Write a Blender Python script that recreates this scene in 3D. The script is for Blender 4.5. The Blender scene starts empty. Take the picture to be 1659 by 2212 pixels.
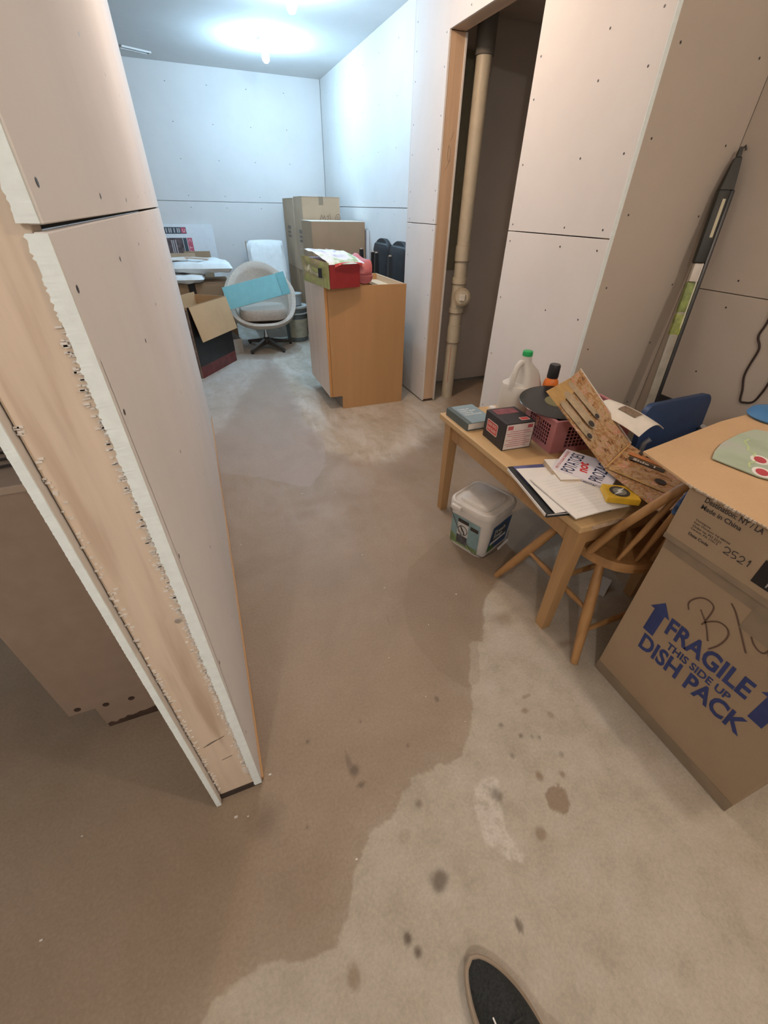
import bpy, bmesh, math, random
import numpy as np
from mathutils import Vector, Matrix, noise
random.seed(7)
SC = bpy.context.scene
COL = SC.collection
PI = math.pi

# ------------------------------------------------------------------ camera
F_PX = 885.55
cam_d = bpy.data.cameras.new('camera')
cam_d.sensor_fit = 'VERTICAL'; cam_d.sensor_height = 36.0; cam_d.sensor_width = 27.0
cam_d.lens = F_PX * 36.0 / 2212.0
cam_d.clip_start = 0.02
cam = bpy.data.objects.new('camera', cam_d); COL.objects.link(cam)
pit, rol, yaw = 0.6385, 0.0219, 0.3899
fw = Vector((math.sin(yaw)*math.cos(pit), math.cos(yaw)*math.cos(pit), -math.sin(pit)))
rt = Vector((math.cos(yaw), -math.sin(yaw), 0)); up = rt.cross(fw)
r2 = rt*math.cos(rol) + up*math.sin(rol); u2 = -rt*math.sin(rol) + up*math.cos(rol)
M = Matrix((( r2.x, u2.x, -fw.x, 0.0), (r2.y, u2.y, -fw.y, 0.0), (r2.z, u2.z, -fw.z, 1.3064), (0, 0, 0, 1)))
cam.matrix_world = M
SC.camera = cam

# ------------------------------------------------------------------ world, exposure
w = bpy.data.worlds.new('world'); SC.world = w; w.use_nodes = True
w.node_tree.nodes['Background'].inputs[0].default_value = (0.9, 0.85, 0.8, 1)
w.node_tree.nodes['Background'].inputs[1].default_value = 0.05
SC.view_settings.view_transform = 'Standard'
SC.view_settings.look = 'None'
SC.view_settings.exposure = 0.35
SC.view_settings.gamma = 1.0
SC.view_settings.use_curve_mapping = False
try:
    SC.cycles.max_bounces = 6; SC.cycles.diffuse_bounces = 4
except Exception: pass

# ceiling bulbs: (x, y), colour, emission strength
BULBS = [((0.943, 5.216), (0.46, 0.74, 1.0), 690),
         ((0.92, 3.986), (0.48, 0.75, 1.0), 480),
         ((0.72, 2.35), (1.0, 0.72, 0.52), 420),
         ((1.22, -0.45), (1.0, 0.83, 0.68), 400),
         ((-0.75, -1.25), (1.0, 0.92, 0.85), 570)]  # added fill bulb behind the camera, out of view

# ------------------------------------------------------------------ material helpers
MATS = {}
def _nt(name):
    m = bpy.data.materials.new(name); m.use_nodes = True
    nt = m.node_tree; b = nt.nodes['Principled BSDF']
    return m, nt, b
def L(nt, a, b): nt.links.new(a, b)
def node(nt, t, **kw):
    n = nt.nodes.new(t)
    for k, v in kw.items(): setattr(n, k, v)
    return n
def ramp(nt, fac, stops):
    r = node(nt, 'ShaderNodeValToRGB'); cr = r.color_ramp
    while len(cr.elements) > 1: cr.elements.remove(cr.elements[-1])
    cr.elements[0].position = stops[0][0]; cr.elements[0].color = (*stops[0][1], 1)
    for p, c in stops[1:]:
        e = cr.elements.new(p); e.color = (*c, 1)
    L(nt, fac, r.inputs[0]); return r.outputs[0]
def coords(nt, scale=(1,1,1), rot=(0,0,0), kind='Object'):
    tc = node(nt, 'ShaderNodeTexCoord'); mp = node(nt, 'ShaderNodeMapping')
    mp.inputs['Scale'].default_value = scale; mp.inputs['Rotation'].default_value = rot
    L(nt, tc.outputs[kind], mp.inputs['Vector']); return mp.outputs[0]
def noisetex(nt, vec, scale, detail=4, rough=0.55, dist=0.0):
    n = node(nt, 'ShaderNodeTexNoise')
    n.inputs['Scale'].default_value = scale; n.inputs['Detail'].default_value = detail
    n.inputs['Roughness'].default_value = rough; n.inputs['Distortion'].default_value = dist
    L(nt, vec, n.inputs['Vector']); return n.outputs['Fac']
def bump(nt, b, h, strength=0.2, dist=0.002):
    bp = node(nt, 'ShaderNodeBump'); bp.inputs['Strength'].default_value = strength
    bp.inputs['Distance'].default_value = dist
    L(nt, h, bp.inputs['Height']); L(nt, bp.outputs[0], b.inputs['Normal'])
def plain(name, col, rough=0.6, metal=0.0, var=0.06, scale=18.0, spec=None, trans=0.0, bumps=0.0, emit=None):
    if name in MATS: return MATS[name]
    m, nt, b = _nt(name)
    v = coords(nt); f = noisetex(nt, v, scale)
    lo = tuple(max(0, c*(1-var)) for c in col); hi = tuple(min(1, c*(1+var)) for c in col)
    L(nt, ramp(nt, f, [(0.3, lo), (0.7, hi)]), b.inputs['Base Color'])
    b.inputs['Roughness'].default_value = rough; b.inputs['Metallic'].default_value = metal
    if spec is not None: b.inputs['Specular IOR Level'].default_value = spec
    if trans: b.inputs['Transmission Weight'].default_value = trans
    if bumps: bump(nt, b, f, bumps)
    if emit:
        b.inputs['Emission Color'].default_value = (*emit[0], 1); b.inputs['Emission Strength'].default_value = emit[1]
    MATS[name] = m; return m
def wood(name, c1, c2, axis='Z', scale=6.0, stretch=0.06, rough=0.55, ring=0.35, knots=False):
    if name in MATS: return MATS[name]
    m, nt, b = _nt(name)
    s = {'X': (stretch, 1, 1), 'Y': (1, stretch, 1), 'Z': (1, 1, stretch)}[axis]
    v = coords(nt, s)
    n1 = noisetex(nt, v, scale*5, 5, 0.6, 0.4)
    n2 = noisetex(nt, v, scale*1.2, 3, 0.5, 1.2)
    mul = node(nt, 'ShaderNodeMath', operation='MULTIPLY'); mul.inputs[1].default_value = 14.0; L(nt, n2, mul.inputs[0])
    sn = node(nt, 'ShaderNodeMath', operation='SINE'); L(nt, mul.outputs[0], sn.inputs[0])
    ma = node(nt, 'ShaderNodeMath', operation='MULTIPLY_ADD'); ma.inputs[1].default_value = 0.55*ring; L(nt, sn.outputs[0], ma.inputs[0])
    L(nt, n1, ma.inputs[2])
    col = ramp(nt, ma.outputs[0], [(0.2, c2), (0.62, c1), (0.9, tuple(min(1, c*1.08) for c in c1))])
    if knots:
        vv = coords(nt, (1, 1, 0.5)); vo = node(nt, 'ShaderNodeTexVoronoi'); vo.inputs['Scale'].default_value = 7.0
        L(nt, vv, vo.inputs['Vector'])
        kf = ramp(nt, vo.outputs['Distance'], [(0.05, (1,1,1)), (0.11, (0,0,0))])
        mx = node(nt, 'ShaderNodeMix', data_type='RGBA'); L(nt, kf, mx.inputs[0]); L(nt, col, mx.inputs[6])
        mx.inputs[7].default_value = (c2[0]*0.55, c2[1]*0.42, c2[2]*0.38, 1); col = mx.outputs[2]
    L(nt, col, b.inputs['Base Color']); b.inputs['Roughness'].default_value = rough
    bump(nt, b, ma.outputs[0], 0.12, 0.001)
    MATS[name] = m; return m
def cardboard(name, col, stain=None):
    if name in MATS: return MATS[name]
    m, nt, b = _nt(name)
    v = coords(nt); f = noisetex(nt, v, 260, 2); g = noisetex(nt, v, 3.5, 4)
    ad = node(nt, 'ShaderNodeMath', operation='MULTIPLY_ADD'); ad.inputs[1].default_value = 0.35; L(nt, f, ad.inputs[0]); L(nt, g, ad.inputs[2])
    lo = tuple(c*0.9 for c in col); hi = tuple(min(1, c*1.08) for c in col)
    L(nt, ramp(nt, ad.outputs[0], [(0.45, lo), (0.9, hi)]), b.inputs['Base Color'])
    b.inputs['Roughness'].default_value = 0.85; b.inputs['Specular IOR Level'].default_value = 0.2
    MATS[name] = m; return m
def drywall(name, col, marks=True):
    if name in MATS: return MATS[name]
    m, nt, b = _nt(name)
    v = coords(nt); f = noisetex(nt, v, 2.2, 5, 0.6); g = noisetex(nt, v, 240, 2)
    base = ramp(nt, f, [(0.25, tuple(c*0.93 for c in col)), (0.55, col), (0.8, tuple(min(1, c*1.03) for c in col))])
    if marks:   # faint pencil smudges and scuffs on the paper
        s = noisetex(nt, coords(nt, (1, 1, 0.25)), 9, 6, 0.75)
        sf = ramp(nt, s, [(0.70, (0,0,0)), (0.78, (0.35,0.35,0.35))])
        mx = node(nt, 'ShaderNodeMix', data_type='RGBA'); L(nt, sf, mx.inputs[0]); L(nt, base, mx.inputs[6])
        mx.inputs[7].default_value = (col[0]*0.72, col[1]*0.7, col[2]*0.68, 1); base = mx.outputs[2]
    L(nt, base, b.inputs['Base Color']); b.inputs['Roughness'].default_value = 0.9
    b.inputs['Specular IOR Level'].default_value = 0.15
    bump(nt, b, g, 0.05, 0.0005)
    MATS[name] = m; return m

# ------------------------------------------------------------------ geometry helpers
def bx(bm, x0, x1, y0, y1, z0, z1, mat=None):
    vs = [Vector(p) for p in ((x0,y0,z0),(x1,y0,z0),(x1,y1,z0),(x0,y1,z0),(x0,y0,z1),(x1,y0,z1),(x1,y1,z1),(x0,y1,z1))]
    if mat is not None: vs = [mat @ v for v in vs]
    v = [bm.verts.new(p) for p in vs]
    fs = [bm.faces.new([v[i] for i in f]) for f in ((0,3,2,1),(4,5,6,7),(0,1,5,4),(1,2,6,5),(2,3,7,6),(3,0,4,7))]
    return v, fs
def box(x0, x1, y0, y1, z0, z1, bev=0.0, seg=2, mat=None):
    bm = bmesh.new(); bx(bm, x0, x1, y0, y1, z0, z1, mat)
    if bev > 0: bmesh.ops.bevel(bm, geom=bm.edges[:], offset=bev, segments=seg, affect='EDGES', profile=0.6)
    return bm
def tube(bm, pts, rad, n=10, closed=False, cap=True):
    pts = [Vector(p) for p in pts]; N = len(pts)
    rad = rad if isinstance(rad, (list, tuple)) else [rad]*N
    T = []
    for i in range(N):
        if closed: t = pts[(i+1) % N] - pts[i-1]
        else: t = pts[min(i+1, N-1)] - pts[max(i-1, 0)]
        T.append(t.normalized())
    nrm = T[0].orthogonal().normalized(); rings = []
    for i in range(N):
        nrm = (nrm - T[i]*nrm.dot(T[i])).normalized(); bi = T[i].cross(nrm)
        rings.append([bm.verts.new(pts[i] + (nrm*math.cos(2*PI*k/n) + bi*math.sin(2*PI*k/n))*rad[i]) for k in range(n)])
    for i in range(N if closed else N-1):
        a, b = rings[i], rings[(i+1) % N]
        for k in range(n): bm.faces.new((a[k], a[(k+1) % n], b[(k+1) % n], b[k]))
    if cap and not closed:
        bm.faces.new(rings[0][::-1]); bm.faces.new(rings[-1])
    return bm
def tubes(paths, rad, n=10):
    bm = bmesh.new()
    for p in paths: tube(bm, p, rad, n)
    return bm
def lathe(prof, n=24, bm=None, c=(0,0,0), sx=1.0, sy=1.0):
    bm = bm or bmesh.new(); rings = []
    for r, z in prof:
        if r < 1e-6: rings.append([bm.verts.new((c[0], c[1], c[2]+z))])
        else: rings.append([bm.verts.new((c[0]+sx*r*math.cos(2*PI*k/n), c[1]+sy*r*math.sin(2*PI*k/n), c[2]+z)) for k in range(n)])
    for a, b in zip(rings[:-1], rings[1:]):
        for k in range(n):
            k2 = (k+1) % n
            if len(a) == 1 and len(b) == 1: continue
            if len(a) == 1: bm.faces.new((a[0], b[k2], b[k]))
            elif len(b) == 1: bm.faces.new((a[k], a[k2], b[0]))
            else: bm.faces.new((a[k], a[k2], b[k2], b[k]))
    if len(rings[0]) > 1: bm.faces.new(rings[0][::-1])
    if len(rings[-1]) > 1: bm.faces.new(rings[-1])
    return bm
def rrect(w_, d_, r, n=5):
    pts = []
    for cx, cy, a0 in ((w_/2-r, d_/2-r, 0), (-w_/2+r, d_/2-r, PI/2), (-w_/2+r, -d_/2+r, PI), (w_/2-r, -d_/2+r, 1.5*PI)):
        for k in range(n+1):
            a = a0 + PI/2*k/n; pts.append((cx+r*math.cos(a), cy+r*math.sin(a)))
    return pts
def loft(sections, cap=True):
    """sections: list of lists of 3-D points, all the same length, closed loops"""
    bm = bmesh.new(); R_ = [[bm.verts.new(p) for p in s] for s in sections]; n = len(R_[0])
    for a, b in zip(R_[:-1], R_[1:]):
        for k in range(n): bm.faces.new((a[k], a[(k+1) % n], b[(k+1) % n], b[k]))
    if cap: bm.faces.new(R_[0][::-1]); bm.faces.new(R_[-1])
    return bm
def prism(poly, z0, z1, mat=None):
    bm = bmesh.new()
    A = [Vector((p[0], p[1], z0)) for p in poly]; B = [Vector((p[0], p[1], z1)) for p in poly]
    if mat is not None: A = [mat @ p for p in A]; B = [mat @ p for p in B]
    a = [bm.verts.new(p) for p in A]; b = [bm.verts.new(p) for p in B]; n = len(a)
    bm.faces.new(a[::-1]); bm.faces.new(b)
    for k in range(n): bm.faces.new((a[k], a[(k+1) % n], b[(k+1) % n], b[k]))
    return bm
def sheet(fn, nu, nv, thick=0.0):
    """thickened grid surface fn(u,v)->(x,y,z), u,v in 0..1"""
    bm = bmesh.new()
    P = [[Vector(fn(i/nu, j/nv)) for j in range(nv+1)] for i in range(nu+1)]
    if thick <= 0: thick = 0.0008
    top = [[None]*(nv+1) for _ in range(nu+1)]; bot = [[None]*(nv+1) for _ in range(nu+1)]
    for i in range(nu+1):
        for j in range(nv+1):
            du = P[min(i+1, nu)][j] - P[max(i-1, 0)][j]; dv = P[i][min(j+1, nv)] - P[i][max(j-1, 0)]
            n = du.cross(dv)
            n = n.normalized() if n.length > 1e-9 else Vector((0,0,1))
            top[i][j] = bm.verts.new(P[i][j] + n*thick/2); bot[i][j] = bm.verts.new(P[i][j] - n*thick/2)
    for i in range(nu):
        for j in range(nv):
            bm.faces.new((top[i][j], top[i+1][j], top[i+1][j+1], top[i][j+1]))
            bm.faces.new((bot[i][j], bot[i][j+1], bot[i+1][j+1], bot[i+1][j]))
    for i in range(nu):
        bm.faces.new((top[i][0], bot[i][0], bot[i+1][0], top[i+1][0]))
        bm.faces.new((top[i][nv], top[i+1][nv], bot[i+1][nv], bot[i][nv]))
    for j in range(nv):
        bm.faces.new((top[0][j], top[0][j+1], bot[0][j+1], bot[0][j]))
        bm.faces.new((top[nu][j], bot[nu][j], bot[nu][j+1], top[nu][j+1]))
    return bm
def pillow(w_, d_, h, nu=14, nv=14, seed=0, wr=0.004):
    """soft closed cushion centred on the origin"""
    bm = bmesh.new()
    def ring(t):
        return math.copysign(1, t)*(1-(1-abs(t))**1.0)
    def pt(i, j, s):
        u = -1 + 2*i/nu; v = -1 + 2*j/nv
        e = max(0.0, (1-u**6))**0.4 * max(0.0, (1-v**6))**0.4
        x = u*w_/2*(1-0.04*v*v); y = v*d_/2*(1-0.04*u*u)
        nn = noise.noise(Vector((x*9+seed, y*9, s)))*wr*e*2
        return (x, y, s*h/2*e + nn)
    T = [[None]*(nv+1) for _ in range(nu+1)]; B = [[None]*(nv+1) for _ in range(nu+1)]
    for i in range(nu+1):
        for j in range(nv+1):
            T[i][j] = bm.verts.new(pt(i, j, 1))
            edge = i in (0, nu) or j in (0, nv)
            B[i][j] = T[i][j] if edge else bm.verts.new(pt(i, j, -1))
    for i in range(nu):
        for j in range(nv):
            bm.faces.new((T[i][j], T[i+1][j], T[i+1][j+1], T[i][j+1]))
            f = (B[i][j], B[i][j+1], B[i+1][j+1], B[i+1][j])
            if len(set(f)) == 4 and not bm.faces.get(f):
                try: bm.faces.new(f)
                except ValueError: pass
    return bm
def xf(bm, mat):
    bmesh.ops.transform(bm, matrix=mat, verts=bm.verts[:]); return bm
def join(*bms):
    out = bms[0]
    for b in bms[1:]:
        me = bpy.data.meshes.new('tmp'); b.to_mesh(me); b.free(); out.from_mesh(me); bpy.data.meshes.remove(me)
    return out
def obj(name, bm, mat, parent=None, smooth=False, loc=None, rot=None, label=None, kind=None):
    bmesh.ops.recalc_face_normals(bm, faces=bm.faces[:])
    me = bpy.data.meshes.new(name); bm.to_mesh(me); bm.free()
    if smooth: 
        for p in me.polygons: p.use_smooth = True
        try: me.set_sharp_from_angle(angle=math.radians(40))
        except Exception: pass
    me.materials.append(mat)
    o = bpy.data.objects.new(name, me); COL.objects.link(o)
    if parent: o.parent = parent
    if loc: o.location = loc
    if rot: o.rotation_euler = rot
    if label: o['label'] = label
    if kind: o['kind'] = kind
    return o
def tag(o, label, cat, group=None):
    o['label'] = label; o['category'] = cat
    if group: o['group'] = group
    return o
def thing(name, label, cat, loc=(0,0,0), rotz=0.0, group=None, rot=None):
    o = bpy.data.objects.new(name, None); COL.objects.link(o); o.empty_display_size = 0.05
    o.location = loc; o.rotation_euler = rot if rot else (0, 0, rotz)
    return tag(o, label, cat, group)
def struct(name, bm=None, mat=None, label=None):
    if bm is None:
        o = bpy.data.objects.new(name, None); COL.objects.link(o)
    else: o = obj(name, bm, mat)
    o['kind'] = 'structure'
    if label: o['label'] = label
    return o
def copy_tree(o, parent=None):
    c = o.copy(); COL.objects.link(c); c.parent = parent
    for ch in list(o.children): copy_tree(ch, c)
    return c
def frame(o, xd, yd):
    """matrix whose local X,Y lie along xd,yd at origin o"""
    x = Vector(xd).normalized(); y = Vector(yd); y = (y - x*y.dot(x)).normalized(); z = x.cross(y)
    return Matrix(((x.x,y.x,z.x,o[0]),(x.y,y.y,z.y,o[1]),(x.z,y.z,z.z,o[2]),(0,0,0,1)))
def text(name, s, mat, parent, m, width, height=None, bold=0.012, shear=0.0, depth=0.0006):
    cu = bpy.data.curves.new('tmp_text', 'FONT'); cu.body = s; cu.size = 1.0; cu.offset = bold
    cu.shear = shear; cu.resolution_u = 3; cu.fill_mode = 'FRONT'; cu.extrude = 0.0
    to = bpy.data.objects.new('tmp_text', cu); COL.objects.link(to)
    dg = bpy.context.evaluated_depsgraph_get(); me0 = to.evaluated_get(dg).to_mesh()
    bm = bmesh.new(); bm.from_mesh(me0); to.evaluated_get(dg).to_mesh_clear()
    bpy.data.objects.remove(to); bpy.data.curves.remove(cu)
    xs = [v.co.x for v in bm.verts]; ys = [v.co.y for v in bm.verts]
    sx = width/(max(xs)-min(xs)); sy = (height/(max(ys)-min(ys))) if height else sx
    bmesh.ops.transform(bm, matrix=Matrix.Diagonal((sx, sy, 1, 1)) @ Matrix.Translation((-min(xs), -min(ys), 0)), verts=bm.verts[:])
    bmesh.ops.transform(bm, matrix=m @ Matrix.Translation((0, 0, depth)), verts=bm.verts[:])
    return obj(name, bm, mat, parent)
def strokes(name, polys, wdt, mat, parent, m, depth=0.0006):
    """flat pen strokes in the XY plane of m"""
    bm = bmesh.new()
    for P in polys:
        Q = []
        for a, b in zip(P[:-1], P[1:]):
            for k in range(4): Q.append((a[0]+(b[0]-a[0])*k/4, a[1]+(b[1]-a[1])*k/4))
        Q.append(P[-1]); prev = None
        for i, q in enumerate(Q):
            a = Vector(Q[max(i-1, 0)]); b = Vector(Q[min(i+1, len(Q)-1)]); t = (b-a)
            t = t.normalized() if t.length else Vector((1, 0)); n = Vector((-t.y, t.x))*wdt/2
            v = [bm.verts.new(m @ Vector((q[0]+n.x, q[1]+n.y, depth))), bm.verts.new(m @ Vector((q[0]-n.x, q[1]-n.y, depth)))]
            if prev: bm.faces.new((prev[0], prev[1], v[1], v[0]))
            prev = v
    return obj(name, bm, mat, parent)
def flat(poly, m, depth=0.0005):
    bm = bmesh.new(); bm.faces.new([bm.verts.new(m @ Vector((p[0], p[1], depth))) for p in poly]); return bm
def circ(cx, cy, rx, ry=None, n=20, rot=0.0):
    ry = ry or rx
    return [(cx+rx*math.cos(2*PI*k/n)*math.cos(rot)-ry*math.sin(2*PI*k/n)*math.sin(rot), cy+rx*math.cos(2*PI*k/n)*math.sin(rot)+ry*math.sin(2*PI*k/n)*math.cos(rot)) for k in range(n)]
def rect(x0, x1, y0, y1): return [(x0,y0),(x1,y0),(x1,y1),(x0,y1)]

# ------------------------------------------------------------------ materials
DRY = drywall('drywall_paper', (0.74, 0.72, 0.70))
DRY_SHADE = drywall('drywall_paper_shade', (0.55, 0.485, 0.415))  # drywall darkened to tan, the walls' shade is put into the colour
GYP = plain('gypsum_core', (0.86, 0.95, 0.96), 0.95, var=0.04, scale=60, bumps=0.25)
SEAM = plain('joint_dark', (0.22, 0.20, 0.19), 0.9)
SCREW = plain('screw_black', (0.05, 0.045, 0.045), 0.5)
STUD = wood('stud_pine', (0.70, 0.58, 0.46), (0.53, 0.40, 0.29), 'Z', 9.0, 0.07, 0.7, 0.55, True)
STUD2 = wood('stud_spruce', (0.64, 0.46, 0.31), (0.50, 0.34, 0.22), 'Z', 5.0, 0.05, 0.7, 0.3)
PLATE = wood('plate_orange', (0.55, 0.32, 0.14), (0.34, 0.18, 0.08), 'Y', 6.0)
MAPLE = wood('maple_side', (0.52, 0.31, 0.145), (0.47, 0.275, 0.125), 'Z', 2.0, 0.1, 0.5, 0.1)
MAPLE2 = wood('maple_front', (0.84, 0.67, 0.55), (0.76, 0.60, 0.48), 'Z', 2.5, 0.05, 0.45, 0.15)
MAPLEIN = wood('maple_rim', (0.66, 0.50, 0.33), (0.58, 0.42, 0.27), 'Y', 3.0)
OAK = wood('oak_table', (0.50, 0.30, 0.135), (0.37, 0.21, 0.09), 'Z', 4.0, 0.08, 0.5, 0.3)
OAKTOP = wood('oak_top', (0.62, 0.42, 0.21), (0.52, 0.33, 0.155), 'Y', 3.0, 0.1, 0.5, 0.25)
CHAIRW = wood('windsor_wood', (0.47, 0.255, 0.10), (0.34, 0.175, 0.065), 'Z', 6.0, 0.2, 0.45, 0.3)
CARD = cardboard('cardboard_brown', (0.40, 0.275, 0.175))
CARD2 = cardboard('cardboard_light', (0.50, 0.365, 0.25))
CARDIN = cardboard('cardboard_inside', (0.60, 0.40, 0.225))
TAPE = plain('brown_tape', (0.27, 0.205, 0.14), 0.35, var=0.1)
NAVY = plain('print_navy', (0.035, 0.05, 0.17), 0.8, var=0.15)
INK = plain('print_black', (0.05, 0.042, 0.04), 0.8)
MARKER = plain('marker_brown', (0.13, 0.075, 0.05), 0.8)
BLACK = plain('plastic_black', (0.02, 0.02, 0.022), 0.35)
BLACKCLOTH = plain('cloth_black', (0.022, 0.024, 0.028), 0.6, var=0.3, scale=40)
CHROME = plain('chrome', (0.62, 0.62, 0.64), 0.2, 1.0)
STEELD = plain('steel_dark', (0.16, 0.145, 0.135), 0.35, 0.7)
WHITEP = plain('plastic_white', (0.74, 0.71, 0.67), 0.4, var=0.04)
WHITECL = plain('cloth_white', (0.80, 0.81, 0.80), 0.9, var=0.05, bumps=0.1)
PAPER = plain('paper_white', (0.80, 0.77, 0.72), 0.85, var=0.03)
RED = plain('print_red', (0.56, 0.06, 0.06), 0.6)
GREEN = plain('cap_green', (0.02, 0.42, 0.12), 0.4)

# ================================================================== SETTING
XL, XR = -2.6, 2.07          # left room limit, tan side wall
YB, YF = -2.2, 6.36          # wall behind the camera, far wall
H = 2.44
# ---- floor: concrete with damp and dry areas
def make_floor():
    def axis(a, b, f0, f1): return np.unique(np.round(np.concatenate([np.arange(a, f0, 0.03), np.arange(f0, f1, 0.0055), np.arange(f1, b, 0.03)]), 5))
    xs = axis(XL-0.1, 2.75, -0.20, 0.90); ys = axis(YB-0.1, YF+0.15, -0.02, 0.66)
    X, Y = np.meshgrid(xs, ys, indexing='ij'); P = np.stack([X.ravel(), Y.ravel()], 1)
    def sdf(poly):
        poly = np.array(poly, float); d = np.full(len(P), 1e9); ins = np.zeros(len(P), bool)
        for i in range(len(poly)):
            a = poly[i]; b = poly[(i+1) % len(poly)]; e = b-a; q = P-a
            t = np.clip((q@e)/(e@e+1e-12), 0, 1); dd = q - t[:, None]*e
            d = np.minimum(d, (dd**2).sum(1))
            c = ((a[1] > P[:, 1]) != (b[1] > P[:, 1]))
            with np.errstate(divide='ignore', invalid='ignore'):
                xi = (b[0]-a[0])*(P[:, 1]-a[1])/(b[1]-a[1]) + a[0]
            ins ^= c & (P[:, 0] < xi)
        d = np.sqrt(d); return np.where(ins, d, -d)
    wet = sdf([(-2.7,.12),(-.32,.16),(-.266,.19),(-.181,.204),(-.106,.185),(-.019,.169),(.027,.223),(.074,.295),(.12,.337),(.207,.358),
               (.275,.416),(.351,.419),(.44,.411),(.546,.528),(.60,.64),(.677,.754),(.721,.738),(.78,.83),(.851,.921),(.93,.97),(1.02,1.0),(1.3,1.08),(2.6,1.1),
               (2.6,3.4),(1.9,3.3),(1.6,2.62),(1.168,2.277),(.98,2.18),(.84,2.136),(.697,2.271),(.567,2.42),(.597,2.592),(.536,2.903),(.567,3.387),
               (.591,4.155),(.5,4.6),(.42,4.3),(.377,4.226),(.25,3.9),(.093,3.55),(.006,3.178),(-.138,2.971),(-.3,2.9),(-2.7,2.8)])
    grey = sdf([(-.5,2.35),(-.11,2.335),(.098,2.215),(.3,2.03),(.359,2.011),(.42,2.08),(.489,2.189),(.567,2.42),(.597,2.592),(.536,2.903),(.567,3.387),
                (.591,4.155),(.5,5.5),(-.5,5.5)])
    arc = sdf([(.9,1.35),(.62,1.2),(.505,1.0),(.47,.85),(.50,.70),(.56,.59),(.62,.60),(.70,.74),(.85,.92),(1.0,1.0)])
    white = sdf([(.477,.344),(.43,.331),(.403,.294),(.39,.243),(.396,.198),(.42,.161),(.455,.14),(.465,.157),(.458,.205),(.465,.246),(.478,.283),(.50,.305),(.50,.335)])
    brown, dark = 0, 1
    ST = [(.629,.222,.035,.035,brown,.004,.75),(.243,.189,.026,.024,dark,.016,.7),(.267,.352,.012,.012,dark,.012,.6),(.127,.493,.017,.020,dark,.014,.65),
          (.119,.513,.008,.045,dark,.02,.4),(.131,.128,.011,.013,dark,.008,.8),(.143,.10,.010,.011,dark,.008,.8),(.003,.117,.018,.022,brown,.012,.6),
          (.535,.175,.017,.016,brown,.006,.6),(.377,.053,.008,.016,dark,.006,.7),(.62,.288,.012,.014,brown,.008,.7),(.478,.294,.018,.022,dark,.016,.6),
          (.135,.452,.014,.007,dark,.006,.6),(.70,.46,.014,.010,brown,.008,.6),(.735,.50,.02,.008,brown,.008,.5),(.77,.42,.012,.014,brown,.008,.5),
          (.60,.45,.010,.010,dark,.008,.5),(.64,.40,.008,.008,dark,.006,.6),(.67,.385,.006,.006,dark,.005,.6),(.69,.375,.006,.006,dark,.005,.6),
          (.58,.36,.008,.010,dark,.008,.5),(.72,.31,.009,.009,dark,.008,.5),(.685,.265,.010,.012,brown,.006,.6),(.655,.25,.007,.007,brown,.006,.6),
          (.85,.80,.06,.035,brown,.05,.55),(1.0,.62,.04,.02,brown,.03,.5),(.45,.60,.007,.013,dark,.006,.6),(.19,.62,.006,.006,dark,.005,.6),
          (.62,.95,.012,.008,dark,.008,.5),(.30,.50,.006,.006,dark,.005,.6),(-.03,.41,.006,.006,dark,.004,.6),(.02,.62,.007,.006,dark,.005,.7),(-.05,.68,.007,.006,dark,.005,.7),
          (.42,.95,.006,.012,dark,.005,.5),(.28,1.75,.10,.05,brown,.10,.4),(.35,1.85,.12,.05,brown,.10,.35),(.95,1.95,.20,.16,brown,.2,.4),(.2,.30,.018,.018,brown,.01,.25),(-.13,.47,.05,.05,dark,.05,.4)]
    stain = [np.zeros(len(P)), np.zeros(len(P))]
    wobn = np.array([noise.noise(Vector((p[0]*45, p[1]*45, 0.0))) for p in P])
    for (x, y, rx, ry, c, soft, amt) in ST:
        k = soft/max(rx, ry)
        d = np.hypot((P[:, 0]-x)/rx, (P[:, 1]-y)/ry) + 0.22*wobn
        t = np.clip((1.0+0.4*k-d)/(1.4*k), 0, 1); stain[c] = np.maximum(stain[c], amt*t*t*(3-2*t))
    nx, ny = len(xs), len(ys)
    me = bpy.data.meshes.new('floor')
    co = np.zeros((nx*ny, 3)); co[:, 0] = P[:, 0]; co[:, 1] = P[:, 1]
    idx = np.arange(nx*ny).reshape(nx, ny)
    quads = np.stack([idx[:-1, :-1].ravel(), idx[1:, :-1].ravel(), idx[1:, 1:].ravel(), idx[:-1, 1:].ravel()], 1)
    me.vertices.add(nx*ny); me.vertices.foreach_set('co', co.ravel())
    me.loops.add(quads.size); me.loops.foreach_set('vertex_index', quads.ravel())
    me.polygons.add(len(quads)); me.polygons.foreach_set('loop_start', np.arange(0, quads.size, 4))
    me.polygons.foreach_set('loop_total', np.full(len(quads), 4))
    me.update(calc_edges=True)
    for n, a in (('wet', wet), ('grey', grey), ('arc', arc), ('white', white), ('stain_brown', stain[0]), ('stain_dark', stain[1])):
        at = me.attributes.new(n, 'FLOAT', 'POINT'); at.data.foreach_set('value', a.astype(np.float32))
    m, nt, b = _nt('concrete_floor')
    v = coords(nt)
    def attr(n):
        a = node(nt, 'ShaderNodeAttribute'); a.attribute_name = n; return a.outputs['Fac']
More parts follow.
